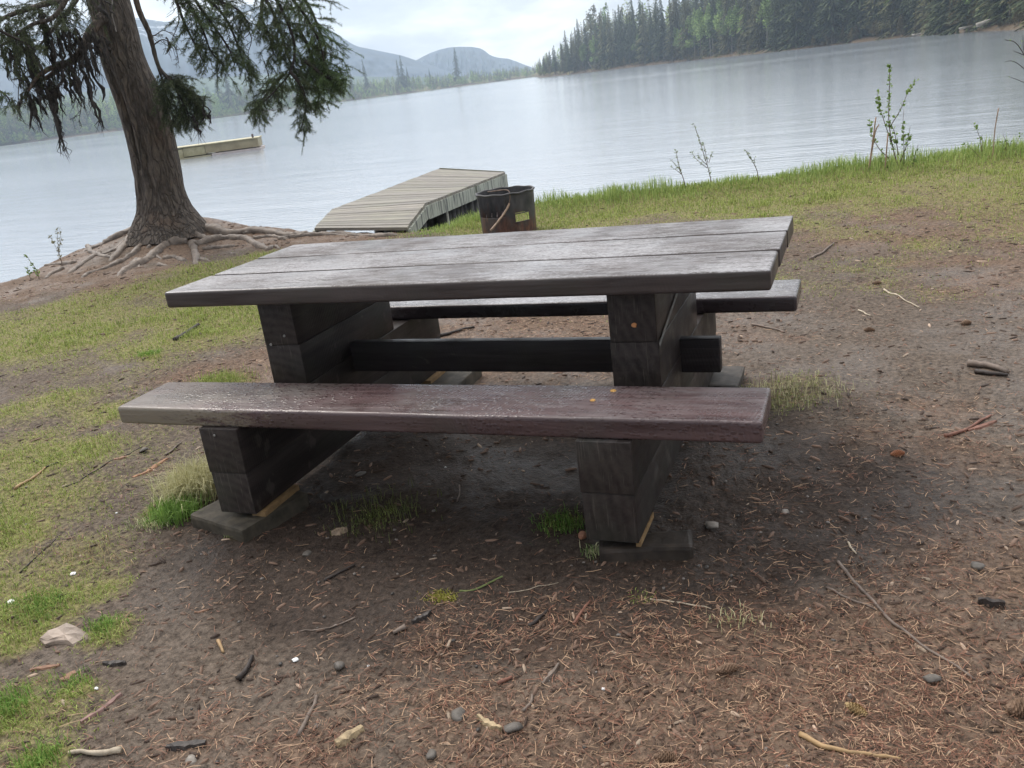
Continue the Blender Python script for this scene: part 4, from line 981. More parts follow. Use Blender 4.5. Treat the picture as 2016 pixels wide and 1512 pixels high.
# ------------------------------------------------------------------ far trees
def conifer_mesh(seed, H=1.0, R=.13, tiers=34, m=10, low=False, ragged=.3, bare=.08):
    r = random.Random(seed); V = []; F = []; C = []
    def quad(a, b, c, d, col):
        k = len(V); V.extend([a, b, c, d]); F.append([k, k+1, k+2, k+3]); C.extend([col]*4)
    for ti in range(tiers):
        f = (ti+.5)/tiers; z = bare+(1-bare)*f; rad = R*((1-f)**.8)*(.75+ragged*2*(r.random()-.35))+.006
        mm = m if f < .8 else max(4, m-3); ph = r.random()*6.28
        for k in range(mm):
            a = ph+k/mm*6.283+r.gauss(0, .2); L_ = rad*(.6+.7*r.random()); ca, sa = math.cos(a), math.sin(a)
            dz = -.035-.25*L_+.01*r.random(); w = L_*(.06 if not low else .14)+.002
            base = np.array([0, 0, z]); tip = np.array([ca*L_, sa*L_, z+dz]); side = np.array([-sa, ca, 0])*w; md = np.array([ca*L_*.55, sa*L_*.55, z+dz*.3+.006])
            sh = .55+.75*r.random(); col = (sh, sh*(.95+.1*r.random()), sh)
            quad(base, md+side+np.array([0, 0, -.012]), tip, md-side+np.array([0, 0, -.012]), col)
            for q in range(8 if not low else 4):
                g = .2+.78*r.random(); p = base+(tip-base)*g; sg = 1 if q % 2 else -1; l2 = L_*(.20+.30*(1-g))*(.7+.6*r.random())
                dd = np.array([-sa*sg*l2*.8+ca*l2*.6, ca*sg*l2*.8+sa*l2*.6, -.25*l2-.012*r.random()]); s2 = np.array([ca, sa, 0])*(.0028+.03*L_); c2 = sh*(.7+.5*r.random())
                quad(p-s2, p+s2, p+dd+s2*.35, p+dd-s2*.35, (c2,)*3)
    return np.array(V, float)*np.array([1, 1, 1]), np.array(F), np.array(C)
def broad_mesh(seed, n=1500, R=.24, z0=.25, fs=.5):
    r = np.random.default_rng(seed); V = []; cl = 16
    cen = np.stack([r.normal(0, R*.45, cl), r.normal(0, R*.45, cl), z0+(1-z0)*(.08+.86*r.random(cl))], 1)
    sz = R*(.28+.32*r.random(cl)); k = r.integers(0, cl, n); d = r.normal(size=(n, 3)); d /= np.linalg.norm(d, axis=1)[:, None]
    p = cen[k]+d*sz[k][:, None]*(r.random((n, 1))**.4)*np.array([1, 1, 1.2]); taper = np.clip(1.25-np.clip(p[:, 2], 0, 1.1), .25, 1); p[:, :2] *= taper[:, None]
    a = r.normal(size=(n, 3)); a /= np.linalg.norm(a, axis=1)[:, None]; b = np.cross(a, r.normal(size=(n, 3))); b /= np.linalg.norm(b, axis=1)[:, None]
    s = ((.014+.016*r.random(n))*fs)[:, None]; Q = np.stack([p-a*s-b*s*.7, p+a*s-b*s, p+a*s*.8+b*s, p-a*s+b*s*.9], 1).reshape(-1, 3)
    sh = .6+.6*r.random(cl); C = np.repeat((sh[k]*(.8+.4*r.random(n)))[:, None]*np.ones((n, 3)), 4, axis=0)
    return Q, np.arange(4*n).reshape(-1, 4), C
def crown_mat(name, col, trans=.12):
    m, t, b = mat_new(name); a = N(t, 'ShaderNodeAttribute'); a.attribute_name = 'Col'
    oi = N(t, 'ShaderNodeObjectInfo'); vr = ramp(t, oi.outputs['Random'], [(0, .72), (1, 1.3)])
    c = mixc(t, 1.0, mixc(t, 1.0, a.outputs['Color'], col, 'MULTIPLY'), vr, 'MULTIPLY')
    setc(t, b, c); b.inputs['Roughness'].default_value = .75; b.inputs['Specular IOR Level'].default_value = .2; return m
M_SPR = crown_mat('spruce_crown', (0.100, 0.122, 0.062)); M_SPRB = crown_mat('olive_spruce_crown', (0.175, 0.175, 0.085))
M_ASP = crown_mat('spring_green_crown', (0.27, 0.36, 0.12)); M_OCH = crown_mat('ochre_brush_crown', (0.15, 0.125, 0.06)); M_GREYT = mat_simple('far_trunk', (0.20, 0.18, 0.15), .9, .3, 3)
PROTO = {}
def proto(kind, seed):
    key = (kind, seed)
    if key in PROTO: return PROTO[key]
    if kind == 'asp': V, F, C = broad_mesh(seed); mat = M_ASP
    elif kind == 'och': V, F, C = broad_mesh(seed, 1100, .34, .05, .7); mat = M_OCH
    else:
        V, F, C = conifer_mesh(seed, R=[.15, .12, .18, .135][seed % 4], ragged=[.3, .5, .35, .6][seed % 4], bare=[.03, .1, .04, .12][seed % 4]); mat = M_SPR if kind == 'spr' else M_SPRB
    cm = make_mesh('crown', V, F, C); cm.materials.append(mat)
    Vt, Ft = tube([(0, 0, -.03), (.004, 0, .5), (0, 0, .97)], [.012, .007, .001], 6); tm = make_mesh('trunk', Vt, Ft); tm.materials.append(M_GREYT)
    PROTO[key] = (cm, tm); return PROTO[key]
def far_tree(kind, seed, x, y, H, W, label, cat, group, lean=0.0):
    cm, tm = proto(kind, seed); z = float(height(np.array([x]), np.array([y]), False)[0])
    nm = {'spr': 'spruce_tree', 'sprb': 'spruce_tree', 'asp': 'aspen_tree', 'och': 'lakeside_bush'}[kind]
    e = empty(nm, (x, y, max(z, WATER)-.2)); e.scale = (H*W, H*W, H); e.rotation_euler = (rnd.gauss(0, .012)+lean, rnd.gauss(0, .012), rnd.random()*6.28); tag(e, label, cat, group)
    for nme, me in (('crown', cm), ('trunk', tm)):
        o = bpy.data.objects.new(nme, me); COL.objects.link(o); o.parent = e
    return e
def polar(u, D):
    a = az_of(u, 150-(u-1060)*.127); return CAM[0]+D*math.sin(a), CAM[1]+D*math.cos(a), a
G1 = 'dark spruces in the forest on the right shore'
n_ind = 0; rf_ = random.Random(3)
def prof(u):  # tree height wanted along the right shore
    return float(np.interp(u, [1062, 1090, 1130, 1180, 1260, 1400, 1600, 2100], [9, 12, 19, 22, 23, 24, 23, 20]))
for row, (off, cnt) in enumerate([(7, 84), (15, 70), (25, 56)]):
    for k in range(cnt):
        u = 1064+(2080-1064)*((k+rf_.random())/cnt)**1.15; x, y, a = polar(u, 1); D = float(shore_D(a))+off+rf_.uniform(-3, 3); x, y, a = polar(u, D)
        H = prof(u)*(.72+.42*rf_.random()); kind = 'spr' if rf_.random() < .55 else 'sprb'
        if row == 0 and 1330 < u < 1470 and rf_.random() < .75:
            far_tree('asp', rf_.randint(0, 2), x, y, H*.62, 1.15, 'pale spring green leafy tree in front of the dark spruces on the right shore', 'tree', 'pale green leafy trees on the right shore'); continue
        if row == 0 and rf_.random() < .16:
            far_tree('asp', rf_.randint(0, 2), x, y, H*.6, 1.0, 'pale spring green leafy tree in front of the dark spruces on the right shore', 'tree', 'pale green leafy trees on the right shore'); continue
        if u > 1830 and rf_.random() < .45:
            far_tree('och', rf_.randint(0, 2), x, y, H*.55, .8, 'broad olive leafy tree standing at the nearest, right hand end of the far shore', 'tree', 'olive leafy trees at the right hand end of the far shore'); continue
        far_tree(kind, rf_.randint(0, 3), x, y, H, .95, 'dark narrow spruce standing close among its neighbours in the forest on the right shore', 'tree', G1)
for k in range(60):
    u = 1070+(2060-1070)*((k+rf_.random())/60)**1.1; x, y, a = polar(u, 1); D = float(shore_D(a))+rf_.uniform(1.5, 5); x, y, a = polar(u, D)
    far_tree('och', rf_.randint(0, 2), x, y, rf_.uniform(2, 5.0), 1.0, 'low olive brown bush along the waterline below the right shore spruces', 'bush', 'low bushes along the right shore')
# emergent trees above the far left forest
for (u, v, h, lb) in [(697, 187, 22, 'slim dark spruce above the far forest, nearest right of the big conifer foliage'), (727, 182, 27, 'tall dark spruce above the far forest, second right of the big conifer foliage'),
                   (790, 176, 24, 'left half of a close pair of dark spruces rising above the far forest'), (797, 175, 27, 'right and taller half of a close pair of dark spruces above the far forest'), (808, 174, 18, 'short dark spruce just right of the close pair above the far forest'),
                   (903, 164, 29, 'single tall dark spruce above the far forest below the flat topped hill'), (850, 168, 15, 'small dark spruce between the close pair and the single tall spruce of the far forest'), (460, 228, 33, 'broad tall spruce of the far forest seen between the big conifer branches'), (438, 230, 26, 'narrow spruce just left of the broad one in the far forest'),
                   (510, 222, 30, 'tall spruce of the far forest right of the broad one, below the hanging foliage')]:
    x, y, a = polar(u, 1); D = float(shore_D(a))+25; x, y, a = polar(u, D); far_tree('spr', rf_.randint(0, 3), x, y, h, .8, lb, 'tree', 'tall spruces above the far forest')
# the far wood itself: one mass
def forest_mass(name, items, mats, label, cat):
    """items: (x, y, H, W, kind, seed, (r,g,b))"""
    Vs, Fs, Cs = [], [], []; n0 = 0; cache = {}
    for (x, y, H, W, kind, seed, col) in items:
        if (kind, seed) not in cache:
            cache[(kind, seed)] = conifer_mesh(100+seed, R=.15+.03*(seed % 3), tiers=20, m=6, low=True, ragged=.5) if kind == 'c' else broad_mesh(200+seed, 560, .26, .12, .45)
        V, F, C = cache[(kind, seed)]; z = max(float(height(np.array([x]), np.array([y]), False)[0]), WATER)
        a = rnd.random()*6.28; c, s = math.cos(a), math.sin(a)
        sc = 1.0 if kind == 'c' else 1.0
        Vx = np.stack([(V[:, 0]*c-V[:, 1]*s)*H*W+x, (V[:, 0]*s+V[:, 1]*c)*H*W+y, V[:, 2]*H+z-.2], 1)
        Vs.append(Vx); Fs.append(F+n0); n0 += len(V); Cs.append(C*np.array(col))
    o = put(name, np.vstack(Vs), np.vstack(Fs), mats, cols=np.vstack(Cs)); tag(o, label, cat, kind='stuff'); return o
M_MASS = mat_attr('far_foliage', .8, .15)
items = []
rw = random.Random(9)
def gcol(kind):
    q = rw.random(); s = 1.15+.75*rw.random()
    if kind == 'c': c = (0.085, 0.105, 0.06) if q < .6 else (0.13, 0.135, 0.08)
    else: c = (0.21, 0.29, 0.09) if q < .5 else ((0.18, 0.17, 0.10) if q < .8 else (0.27, 0.32, 0.11))
    return tuple(x*s for x in c)
for k in range(1500):
    u = -140+1215*rw.random(); x, y, a = polar(u, 1); dd = 4+80*rw.random()**1.3; D = float(shore_D(a))+dd; x, y, a = polar(u, D)
    hm = float(np.interp(u, [-100, 200, 500, 700, 900, 1060], [27, 25, 20, 15, 12, 9]))
    kind = 'c' if rw.random() < .5 else 'b'; H = hm*(.55+.45*rw.random())*(1 if kind == 'c' else .85)*(.6+.4*min(1, dd/30))
    items.append((x, y, H, 1.0 if kind == 'c' else 1.1, kind, rw.randint(0, 4), gcol(kind)))
for k in range(500):
    u = -140+1215*rw.random(); x, y, a = polar(u, 1); D = float(shore_D(a))+rw.uniform(1, 7); x, y, a = polar(u, D); items.append((x, y, rw.uniform(2.5, 6), 1.5, 'b', rw.randint(0, 4), gcol('b')))
forest_mass('far_forest', items, M_MASS, 'mixed pale green and dark wood along the far left shore', 'forest')
items = []
for k in range(520):
    u = 1075+1030*rw.random(); x, y, a = polar(u, 1); dd = 32+110*rw.random(); D = float(shore_D(a))+dd; x, y, a = polar(u, D)
    kind = 'c' if rw.random() < .85 else 'b'; H = prof(u)*(.8+.45*rw.random())
    if u < 1150: H *= .8; 
    items.append((x, y, H, 1.0, kind, rw.randint(0, 4), gcol(kind)))
forest_mass('forest_interior', items, M_MASS, 'deeper dark forest behind the front spruces of the right shore', 'forest')
# fallen log and driftwood on the right shore
M_DRIFT = mat_simple('grey_driftwood', (0.33, 0.30, 0.26), .8, .3, 2)
for (u0, v0, u1, v1, r, D, lb) in [(1922, 50, 1980, 31, .28, 163, 'long bleached log leaning up the right shore bank'), (1888, 57, 1925, 50, .16, 172, 'short pale driftwood log at the foot of the leaning log'), (1960, 38, 1972, 44, .1, 160, 'thin broken limb beside the leaning log'),
                                 (1158, 122, 1168, 141, .12, 408, 'thin pale dead trunk leaning in front of the spruces, left part of the right shore'), (1795, 70, 1850, 62, .2, 218, 'low grey driftwood log lying along the right waterline')]:
    P = [at(u0, v0, D), at((u0+u1)/2, (v0+v1)/2-.6, D), at(u1, v1, D+3)]; V, F = tube(smooth_path(P, 4), np.linspace(r*1.2, r*.6, 9), 8, jit=.2); o = put('driftwood_log', V, F, M_DRIFT, origin=V.mean(0), smooth=True); tag(o, lb, 'log')

# ------------------------------------------------------------------ mountains
def ridge(name, prof_pts, D, depth, col, seed, snow=0.0, label=None):
    us = np.array([p[0] for p in prof_pts]); vs = np.array([p[1] for p in prof_pts])
    uu = np.linspace(us[0], us[-1], 420); vv = np.interp(uu, us, vs)
    k = np.ones(7)/7; vv = np.convolve(np.pad(vv, 3, 'edge'), k, 'valid')
    rows = 60; V = []
    for j in range(rows):
        f = j/(rows-1)
        for i, (u, v) in enumerate(zip(uu, vv)):
            p = at(u, v, D); a = math.atan2(p[0]-CAM[0], p[1]-CAM[1])
            top = p[2]; h = top*(f if f <= .72 else 1)*(1 if f < .72 else 1-(f-.72)/.28*.35)
            s = min(f/.72, 1.0); h = -3+(top+3)*(s**1.15)
            if f > .72: h = top-(top*.4)*(f-.72)/.28
            rid = (fbm(np.array([i*.06+seed]), np.array([f*7.0]), seed, 4)[0]-.5)*abs(top)*.22*math.sin(math.pi*min(1, s))
            dd = D-depth*(1-f/.72) if f < .72 else D+depth*.6*(f-.72)/.28
            dd += (fbm(np.array([i*.09+3]), np.array([f*5.0]), seed+5, 3)[0]-.5)*depth*.35*math.sin(math.pi*min(1, s)) if f < .72 else 0
            V.append((CAM[0]+dd*math.sin(a), CAM[1]+dd*math.cos(a), h+rid))
    n = len(uu); F = [[j*n+i, j*n+i+1, (j+1)*n+i+1, (j+1)*n+i] for j in range(rows-1) for i in range(n-1)]
    m, t, b = mat_new(name+'_slopes'); q = noise(t, mapping(t, (.004, .004, .012)), 3, 7, .65); c = ramp(t, q, [(0.35, tuple(x*.7 for x in col)), (0.65, tuple(x*1.4 for x in col))])
    if snow:
        z = N(t, 'ShaderNodeSeparateXYZ'); t.links.new(mapping(t), z.inputs[0])
        sm = mth(t, 'MULTIPLY', ramp(t, mth(t, 'DIVIDE', z.outputs['Z'], 260.0), [(snow, 0.0), (min(1, snow+.15), 1.0)]), ramp(t, noise(t, mapping(t, (.006, .006, .02)), 4, 6, .7), [(0.52, 0.0), (0.6, 1.0)]))
        c = mixc(t, sm, c, (0.75, 0.78, 0.82))
    setc(t, b, c); b.inputs['Roughness'].default_value = .9
    o = put(name, V, F, m, smooth=True); tag(o, kind='structure'); return o
ridge('mountain_ridge', [(-420, 240), (-250, 190), (-120, 140), (0, 92), (80, 62), (160, 38), (250, 30), (330, 42), (400, 20), (470, 5), (540, 10), (600, 30), (640, 52), (655, 60), (672, 72), (700, 90), (745, 99), (790, 108), (830, 122), (880, 137), (940, 148), (1000, 152)], 1650, 500, (0.018, 0.04, 0.075), 3, snow=.42)  # blue of the distant haze is put into the slope colour
ridge('flat_topped_hill', [(760, 176), (790, 150), (815, 120), (832, 111), (848, 103), (868, 96), (885, 92.5), (905, 91), (930, 91.5), (945, 94), (955, 100), (965, 108), (980, 113), (1000, 115), (1015, 120), (1035, 128), (1080, 145)], 1850, 400, (0.018, 0.04, 0.075), 8)  # same haze blue painted into these slopes
ridge('low_foothill', [(-420, 300), (-100, 235), (100, 190), (300, 160), (480, 148), (600, 142), (700, 150), (800, 152), (900, 150), (1010, 150), (1100, 150)], 1080, 180, (0.045, 0.08, 0.045), 12)

# ------------------------------------------------------------------ ground cover
def sample(n, rmin, rmax, p=1.0, a0=-.70, a1=.74):
    r = rmin*(rmax/rmin)**(RG.random(n)**p); a = azc+a0+(a1-a0)*RG.random(n); return CAM[0]+r*np.sin(a), CAM[1]+r*np.cos(a), r
M_GRASS = mat_attr('grass_blades', .6, .15, 0, .3)
def blades(name, x, y, hgt, w, c0, c1, lean=.5, label='', parent=None, origin=None, stuff=True, zoff=-.004):
    n = len(x); z = height(x, y)+zoff; a = RG.random(n)*6.283; ln = lean*RG.random(n); h = hgt
    d = np.stack([np.cos(a), np.sin(a), np.zeros(n)], 1); s = np.stack([-np.sin(a+RG.normal(0, .6, n)), np.cos(a), np.zeros(n)], 1); s /= np.linalg.norm(s, axis=1)[:, None]
    P0 = np.stack([x, y, z], 1); up = np.array([0, 0, 1.0]); w_ = w[:, None]
    Pm = P0+up*(h*.6)[:, None]+d*(h*ln*.25)[:, None]; Pt = P0+up*(h*(1-.35*ln))[:, None]+d*(h*ln*.85)[:, None]
    V = np.stack([P0-s*w_*.5, P0+s*w_*.5, Pm+s*w_*.4, Pm-s*w_*.4, Pt+s*w_*.08, Pt-s*w_*.08], 1).reshape(-1, 3)
    b = np.arange(n)[:, None]*6; F = np.concatenate([b+np.array([0, 1, 2, 3]), b+np.array([3, 2, 4, 5])], 0)
    f = RG.random(n)[:, None]; C = np.repeat(np.array(c0)*(1-f)+np.array(c1)*f, 6, axis=0)
    return put(name, V, F, M_GRASS, parent, origin, C)
# lush blades on the brow of the bank
x, y, r = sample(260000, 7.5, 15, 1.0); s = bank_s(x, y); right = ss(-3.7, -3.0, x)
k = (RG.random(len(x)) < np.exp(-((s-.12)/.42)**2)*right) & (s > -.45)
x, y, s = x[k], y[k], s[k]; print('lush', len(x))
tuft = fbm(x*2.5, y*2.5, 61, 3); hh = (.05+.13*np.clip(tuft-.3, 0, 1)*2)*(.5+.7*RG.random(len(x)))*np.exp(-(np.maximum(s, 0)/.8)**2)*(.5+.6*ss(.35, .7, fbm(x*.9, y*.9, 63, 3)))+.02
hh = hh*(1-.55*np.exp(-((x+3.2)/.55)**2))
o = blades('bank_grass', x, y, hh, np.full(len(x), .006), (0.17, 0.27, 0.06), (0.48, 0.56, 0.20), .8); tag(o, 'bright green long grass along the brow of the bank', 'grass', kind='stuff')
# short lawn
x, y, r = sample(1000000, 1.2, 17, .8); g, nn, s = masks(x, y)
k = (RG.random(len(x)) < np.clip(g*.95-.04, 0, 1)**1.9*.85) & (s > -.1)
x, y, r, g = x[k], y[k], r[k], g[k]; print('lawn', len(x))
hh = (.006+.018*RG.random(len(x)))*(.45+.7*g)*(1+.05*r)*(1+.8*ss(.5,.8,fbm(x*5, y*5, 141, 2))); yl = vn(x*1.3, y*1.3, 77)[:, None]
o = blades('lawn_grass', x, y, hh, .0017+.00038*r, (0.14, 0.19, 0.04), (0.44, 0.50, 0.15), 1.5); tag(o, 'short patchy yellow green grass on the trodden ground', 'grass', kind='stuff')
# needles on the ground
M_LIT = mat_attr('ground_litter', .6, .2)
x, y, r = sample(620000, 1.0, 14, 1.1); g, nn, s = masks(x, y)
cl_ = ss(.35, .62, fbm(x*4.5, y*4.5, 131, 3)); cl2 = ss(.38, .6, fbm(x*13, y*13, 133, 2)); dn = .06+.18*np.clip(nn, 0, 1)+1.0*np.clip(nn, 0, 1)*(.15+.85*cl_)*(.3+.7*cl2); bare = np.exp(-((x/1.35)**2+((y+.1)/.95)**2)**2); dn = dn*(1-.75*bare)
k = (RG.random(len(x)) < dn*.5) & (s > .0); x, y, r, nn = x[k], y[k], r[k], nn[k]; n = len(x); print('needles', n)
TVn = np.array([[-.5, -.5, 0], [-.5, .5, 0], [0, .5, 0], [0, -.5, 0], [.5, .35, 0], [.5, -.35, 0]]); TVn[2:4, 1] += 1.1
TFn = np.array([[0, 3, 2, 1], [3, 5, 4, 2]])
ln = .008+.045*RG.random(n)**2.2; cols = np.where((RG.random(n) < .30)[:, None], np.array([[.40, .26, .165]]), np.where((RG.random(n) < .55)[:, None], np.array([[.22, .105, .068]]), np.array([[.13, .075, .05]])))*(.35+1.0*RG.random((n, 1)))
scatter(TVn, TFn, np.stack([x, y, height(x, y)+.0035+.004*RG.random(n)], 1), rotz(RG.random(n)*6.283, RG.normal(0, .35, n)), np.stack([ln, np.full(n, .0011)+.00025*r, np.ones(n)], 1), cols, 'fallen_needles', M_LIT)
tag(bpy.data.objects['fallen_needles'], 'reddish fallen needles strewn over the ground', 'needles', kind='stuff')
# bark flakes
x, y, r = sample(190000, 1.0, 13, .95); g, nn, s = masks(x, y); k = (RG.random(len(x)) < .16+.5*np.clip(nn, 0, 1)) & (s > .05); x, y, r = x[k], y[k], r[k]; n = len(x); print('flakes', n)
TVc = np.array([[-.5, -.2, 0], [-.15, -.5, 0], [.5, -.3, 0], [.35, .35, 0], [-.1, .5, 0], [-.5, .25, 0], [-.4, -.15, 1], [-.1, -.4, 1], [.4, -.2, 1], [.25, .3, 1], [-.1, .4, 1], [-.4, .2, 1]])
TFc = np.array([[6, 7, 10, 11], [7, 8, 9, 10], [0, 1, 7, 6], [1, 2, 8, 7], [2, 3, 9, 8], [3, 4, 10, 9], [4, 5, 11, 10], [5, 0, 6, 11]])
sz = (.0022+.014*RG.random(n)**8)*(1+.12*r); cols = np.array([[.15, .095, .068]])*(.25+1.2*RG.random((n, 1))**1.5)+np.where((RG.random(n) < .05)[:, None], np.array([[.25, .2, .15]]), 0)
scatter(TVc, TFc, np.stack([x, y, height(x, y)], 1), rotz(RG.random(n)*6.283, RG.normal(0, .15, n)), np.stack([sz*(1+1.8*RG.random(n)), sz*.6, sz*.25], 1), cols, 'bark_flakes', M_LIT)
tag(bpy.data.objects['bark_flakes'], 'small brown bark flakes and crumbs scattered over the soil', 'bark litter', kind='stuff')
# pebbles
def ico():
    import bmesh
    bm = bmesh.new(); bmesh.ops.create_icosphere(bm, subdivisions=1, radius=.5); V = np.array([v.co[:] for v in bm.verts]); F = np.array([[v.index for v in f.verts] for f in bm.faces]); bm.free(); return V, F
IV, IF = ico()
x, y, r = sample(15000, 1.0, 9, 1.0); s = bank_s(x, y); k = (RG.random(len(x)) < .06+.6*ss(.55, .75, fbm(x*2.2, y*2.2, 88, 3))) & (s > .1); x, y = x[k], y[k]; n = len(x); print('pebbles', n)
sz = .003+.013*RG.random(n)**3.6; cols = np.array([[.15, .13, .115]])*(.3+1.2*RG.random((n, 1))**1.8)
scatter(IV, IF, np.stack([x, y, height(x, y)+sz*.1], 1), rotz(RG.random(n)*6.283, RG.normal(0, .3, n)), np.stack([sz*1.3, sz, sz*.6], 1), cols, 'gravel', mat_attr('pebble', .45, .45), smooth=True)
tag(bpy.data.objects['gravel'], 'small grey pebbles scattered in the soil', 'gravel', kind='stuff')

# ------------------------------------------------------------------ tufts and single finds on the ground
def tuft_at(u, v, rx, n, h, c0, c1, label, name='grass_tuft', lean=1.0, w=.0028, dx=0, dy=0):
    p = hit(u, v); x = p[0]+dx+RG.normal(0, rx, n); y = p[1]+dy+RG.normal(0, rx*.8, n); o = blades(name, x, y, h*(.4+.7*RG.random(n)), np.full(n, w), c0, c1, lean, origin=p); tag(o, label, 'grass tuft', kind='stuff'); return o
GR, GR2 = (0.08, 0.18, 0.03), (0.32, 0.48, 0.12); ST, ST2 = (0.40, 0.38, 0.18), (0.78, 0.74, 0.46)
def clump():
    p = hit(362, 1000); q = hit(385, 975)
    root = empty('grass_clump', p); tag(root, 'big clump of straw coloured and green grass against the left near leg of the table', 'grass clump')
    n = 1500; x = q[0]+RG.normal(0, .052, n); y = q[1]+RG.normal(0, .06, n); blades('dry_blades', x, y, .16*(.5+.7*RG.random(n)), np.full(n, .0024), ST, ST2, 1.3, parent=root)
    p2 = hit(350, 1015); n = 800; x = p2[0]+RG.normal(0, .045, n); y = p2[1]+RG.normal(0, .045, n); blades('green_blades', x, y, .085*(.5+.7*RG.random(n)), np.full(n, .003), GR, GR2, 1.2, parent=root)
    p2 = hit(300, 1035); n = 260; x = p2[0]+RG.normal(0, .05, n); y = p2[1]+RG.normal(0, .03, n); blades('green_blades', x, y, .03*(.5+.7*RG.random(n)), np.full(n, .0026), GR, ST2, 1.2, parent=root)
clump()
tuft_at(740, 1015, .10, 420, .055, (0.06, 0.08, 0.02), (0.22, 0.24, 0.09), 'thin patch of grass and straw on the shaded soil under the table')
tuft_at(1110, 1035, .05, 260, .045, GR, (0.16, 0.26, 0.06), 'small green weed patch just left of the right near leg')
tuft_at(1165, 1090, .02, 70, .04, GR, ST2, 'tiny green tuft at the left corner of the dark concrete block')
tuft_at(470, 1045, .035, 120, .035, GR, ST2, 'wispy short grass in front of the mossy slab')
tuft_at(1560, 775, .12, 420, .06, (0.10, 0.11, 0.04), ST2, 'dry straw and grass patch beyond the right end of the near bench')
tuft_at(295, 698, .045, 260, .045, GR, (0.28, 0.46, 0.08), 'small vivid green tuft on bare ground left of the tabletop')
tuft_at(440, 748, .10, 420, .06, (0.14, 0.20, 0.04), (0.40, 0.46, 0.14), 'yellow green tuft just behind the left end of the near bench')
tuft_at(1350, 1210, .04, 60, .04, ST, ST2, 'few dry grass wisps beside the dark concrete block', dx=.15)
tuft_at(175, 1105, .09, 70, .075, (0.25, 0.17, 0.09), (0.5, 0.38, 0.22), 'loose dry straw tangle on the left patchy ground', w=.002, lean=1.8)
tuft_at(120, 1080, .09, 50, .07, (0.25, 0.17, 0.09), (0.5, 0.38, 0.22), 'smaller dry straw tangle above the loose one on the left', w=.002, lean=1.8)
tuft_at(10, 1395, .05, 320, .05, GR, GR2, 'dense green tuft at the lower left edge')
tuft_at(80, 1500, .04, 200, .045, GR, GR2, 'green tuft in the bottom left corner')
tuft_at(145, 1345, .035, 150, .03, GR, GR2, 'low green tuft below the flat brown rock')
tuft_at(205, 1235, .035, 200, .035, GR, GR2, 'green tuft right of the flat brown rock')
tuft_at(75, 1195, .06, 420, .035, GR, GR2, 'broad green tuft above the flat brown rock')
def lump(p, size, seed, mat, name, label, cat, sub=3, flat=0.0, rz=0.0, rough=.25, sink=.25, group=None):
    import bmesh
    bm = bmesh.new(); bmesh.ops.create_icosphere(bm, subdivisions=sub, radius=.5); V = np.array([v.co[:] for v in bm.verts]); F = np.array([[v.index for v in f.verts] for f in bm.faces]); bm.free()
    r_ = np.random.default_rng(seed)
    for q in range(9):
        d = r_.normal(size=3); d /= np.linalg.norm(d); off = .24+.16*r_.random(); e_ = V@d-off; V = V-np.outer(np.maximum(e_, 0)*1.0, d)
    V = V*(1+rough*(fbm(V[:, 0]*4+seed, V[:, 1]*4+V[:, 2]*3, seed, 3)-.5))[:, None]
    V = V*np.array(size); c, s = math.cos(rz), math.sin(rz); V = np.stack([V[:, 0]*c-V[:, 1]*s, V[:, 0]*s+V[:, 1]*c, V[:, 2]], 1)
    V = V+np.array([0, 0, size[2]*(.5-sink)])
    o = put(name, V+p, F, mat, origin=p); tag(o, label, cat, group); return o
M_ROCK = mat_simple('brown_fieldstone', (0.32, 0.25, 0.20), .55, .4, 9, bmp=.7, bd=.006)
def flat_rock():
    top = [(76, 1256), (90, 1242), (112, 1233), (130, 1226), (150, 1232), (168, 1243), (173, 1254), (160, 1262), (143, 1272), (126, 1262), (104, 1261), (88, 1266)]
    zt = [.018, .030, .038, .042, .038, .034, .026, .024, .018, .026, .024, .016]
    g0 = bp(122, 1258, -.03); g0 = float(height(g0[:1], g0[1:2], False)[0])
    T = np.array([bp(u, v, g0+.002+1.0*z) for (u, v), z in zip(top, [.010, .022, .030, .036, .032, .026, .018, .010, .004, .010, .012, .006])]); c = T.mean(0); n = len(T); r_ = np.random.default_rng(4)
    rings = [(.55, .004), (.9, .001), (1.0, -.004), (1.06, -.018), (1.07, -.04), (.98, -.085)]; V = [c+np.array([0, 0, .003])]
    for f, dz in rings:
        for i in range(n):
            q = c+(T[i]-c)*np.array([f, f, min(1, f)**1.5]); V.append(q+np.array([*(r_.normal(0, .0022, 2)), dz+r_.normal(0, .0012)]))
    F = [[0, 1+(i+1) % n, 1+i][::-1] for i in range(n)]+[[1+k*n+i, 1+(k+1)*n+i, 1+(k+1)*n+(i+1) % n, 1+k*n+(i+1) % n] for k in range(len(rings)-1) for i in range(n)]
    o = put('flat_rock', V, F, M_ROCK, origin=(c[0], c[1], 0)); tag(o, 'flat angular brown rock on the patchy grass at the left', 'rock')
flat_rock()
M_PEB = mat_simple('dark_stone', (0.115, 0.10, 0.086), .6, .4, 30)
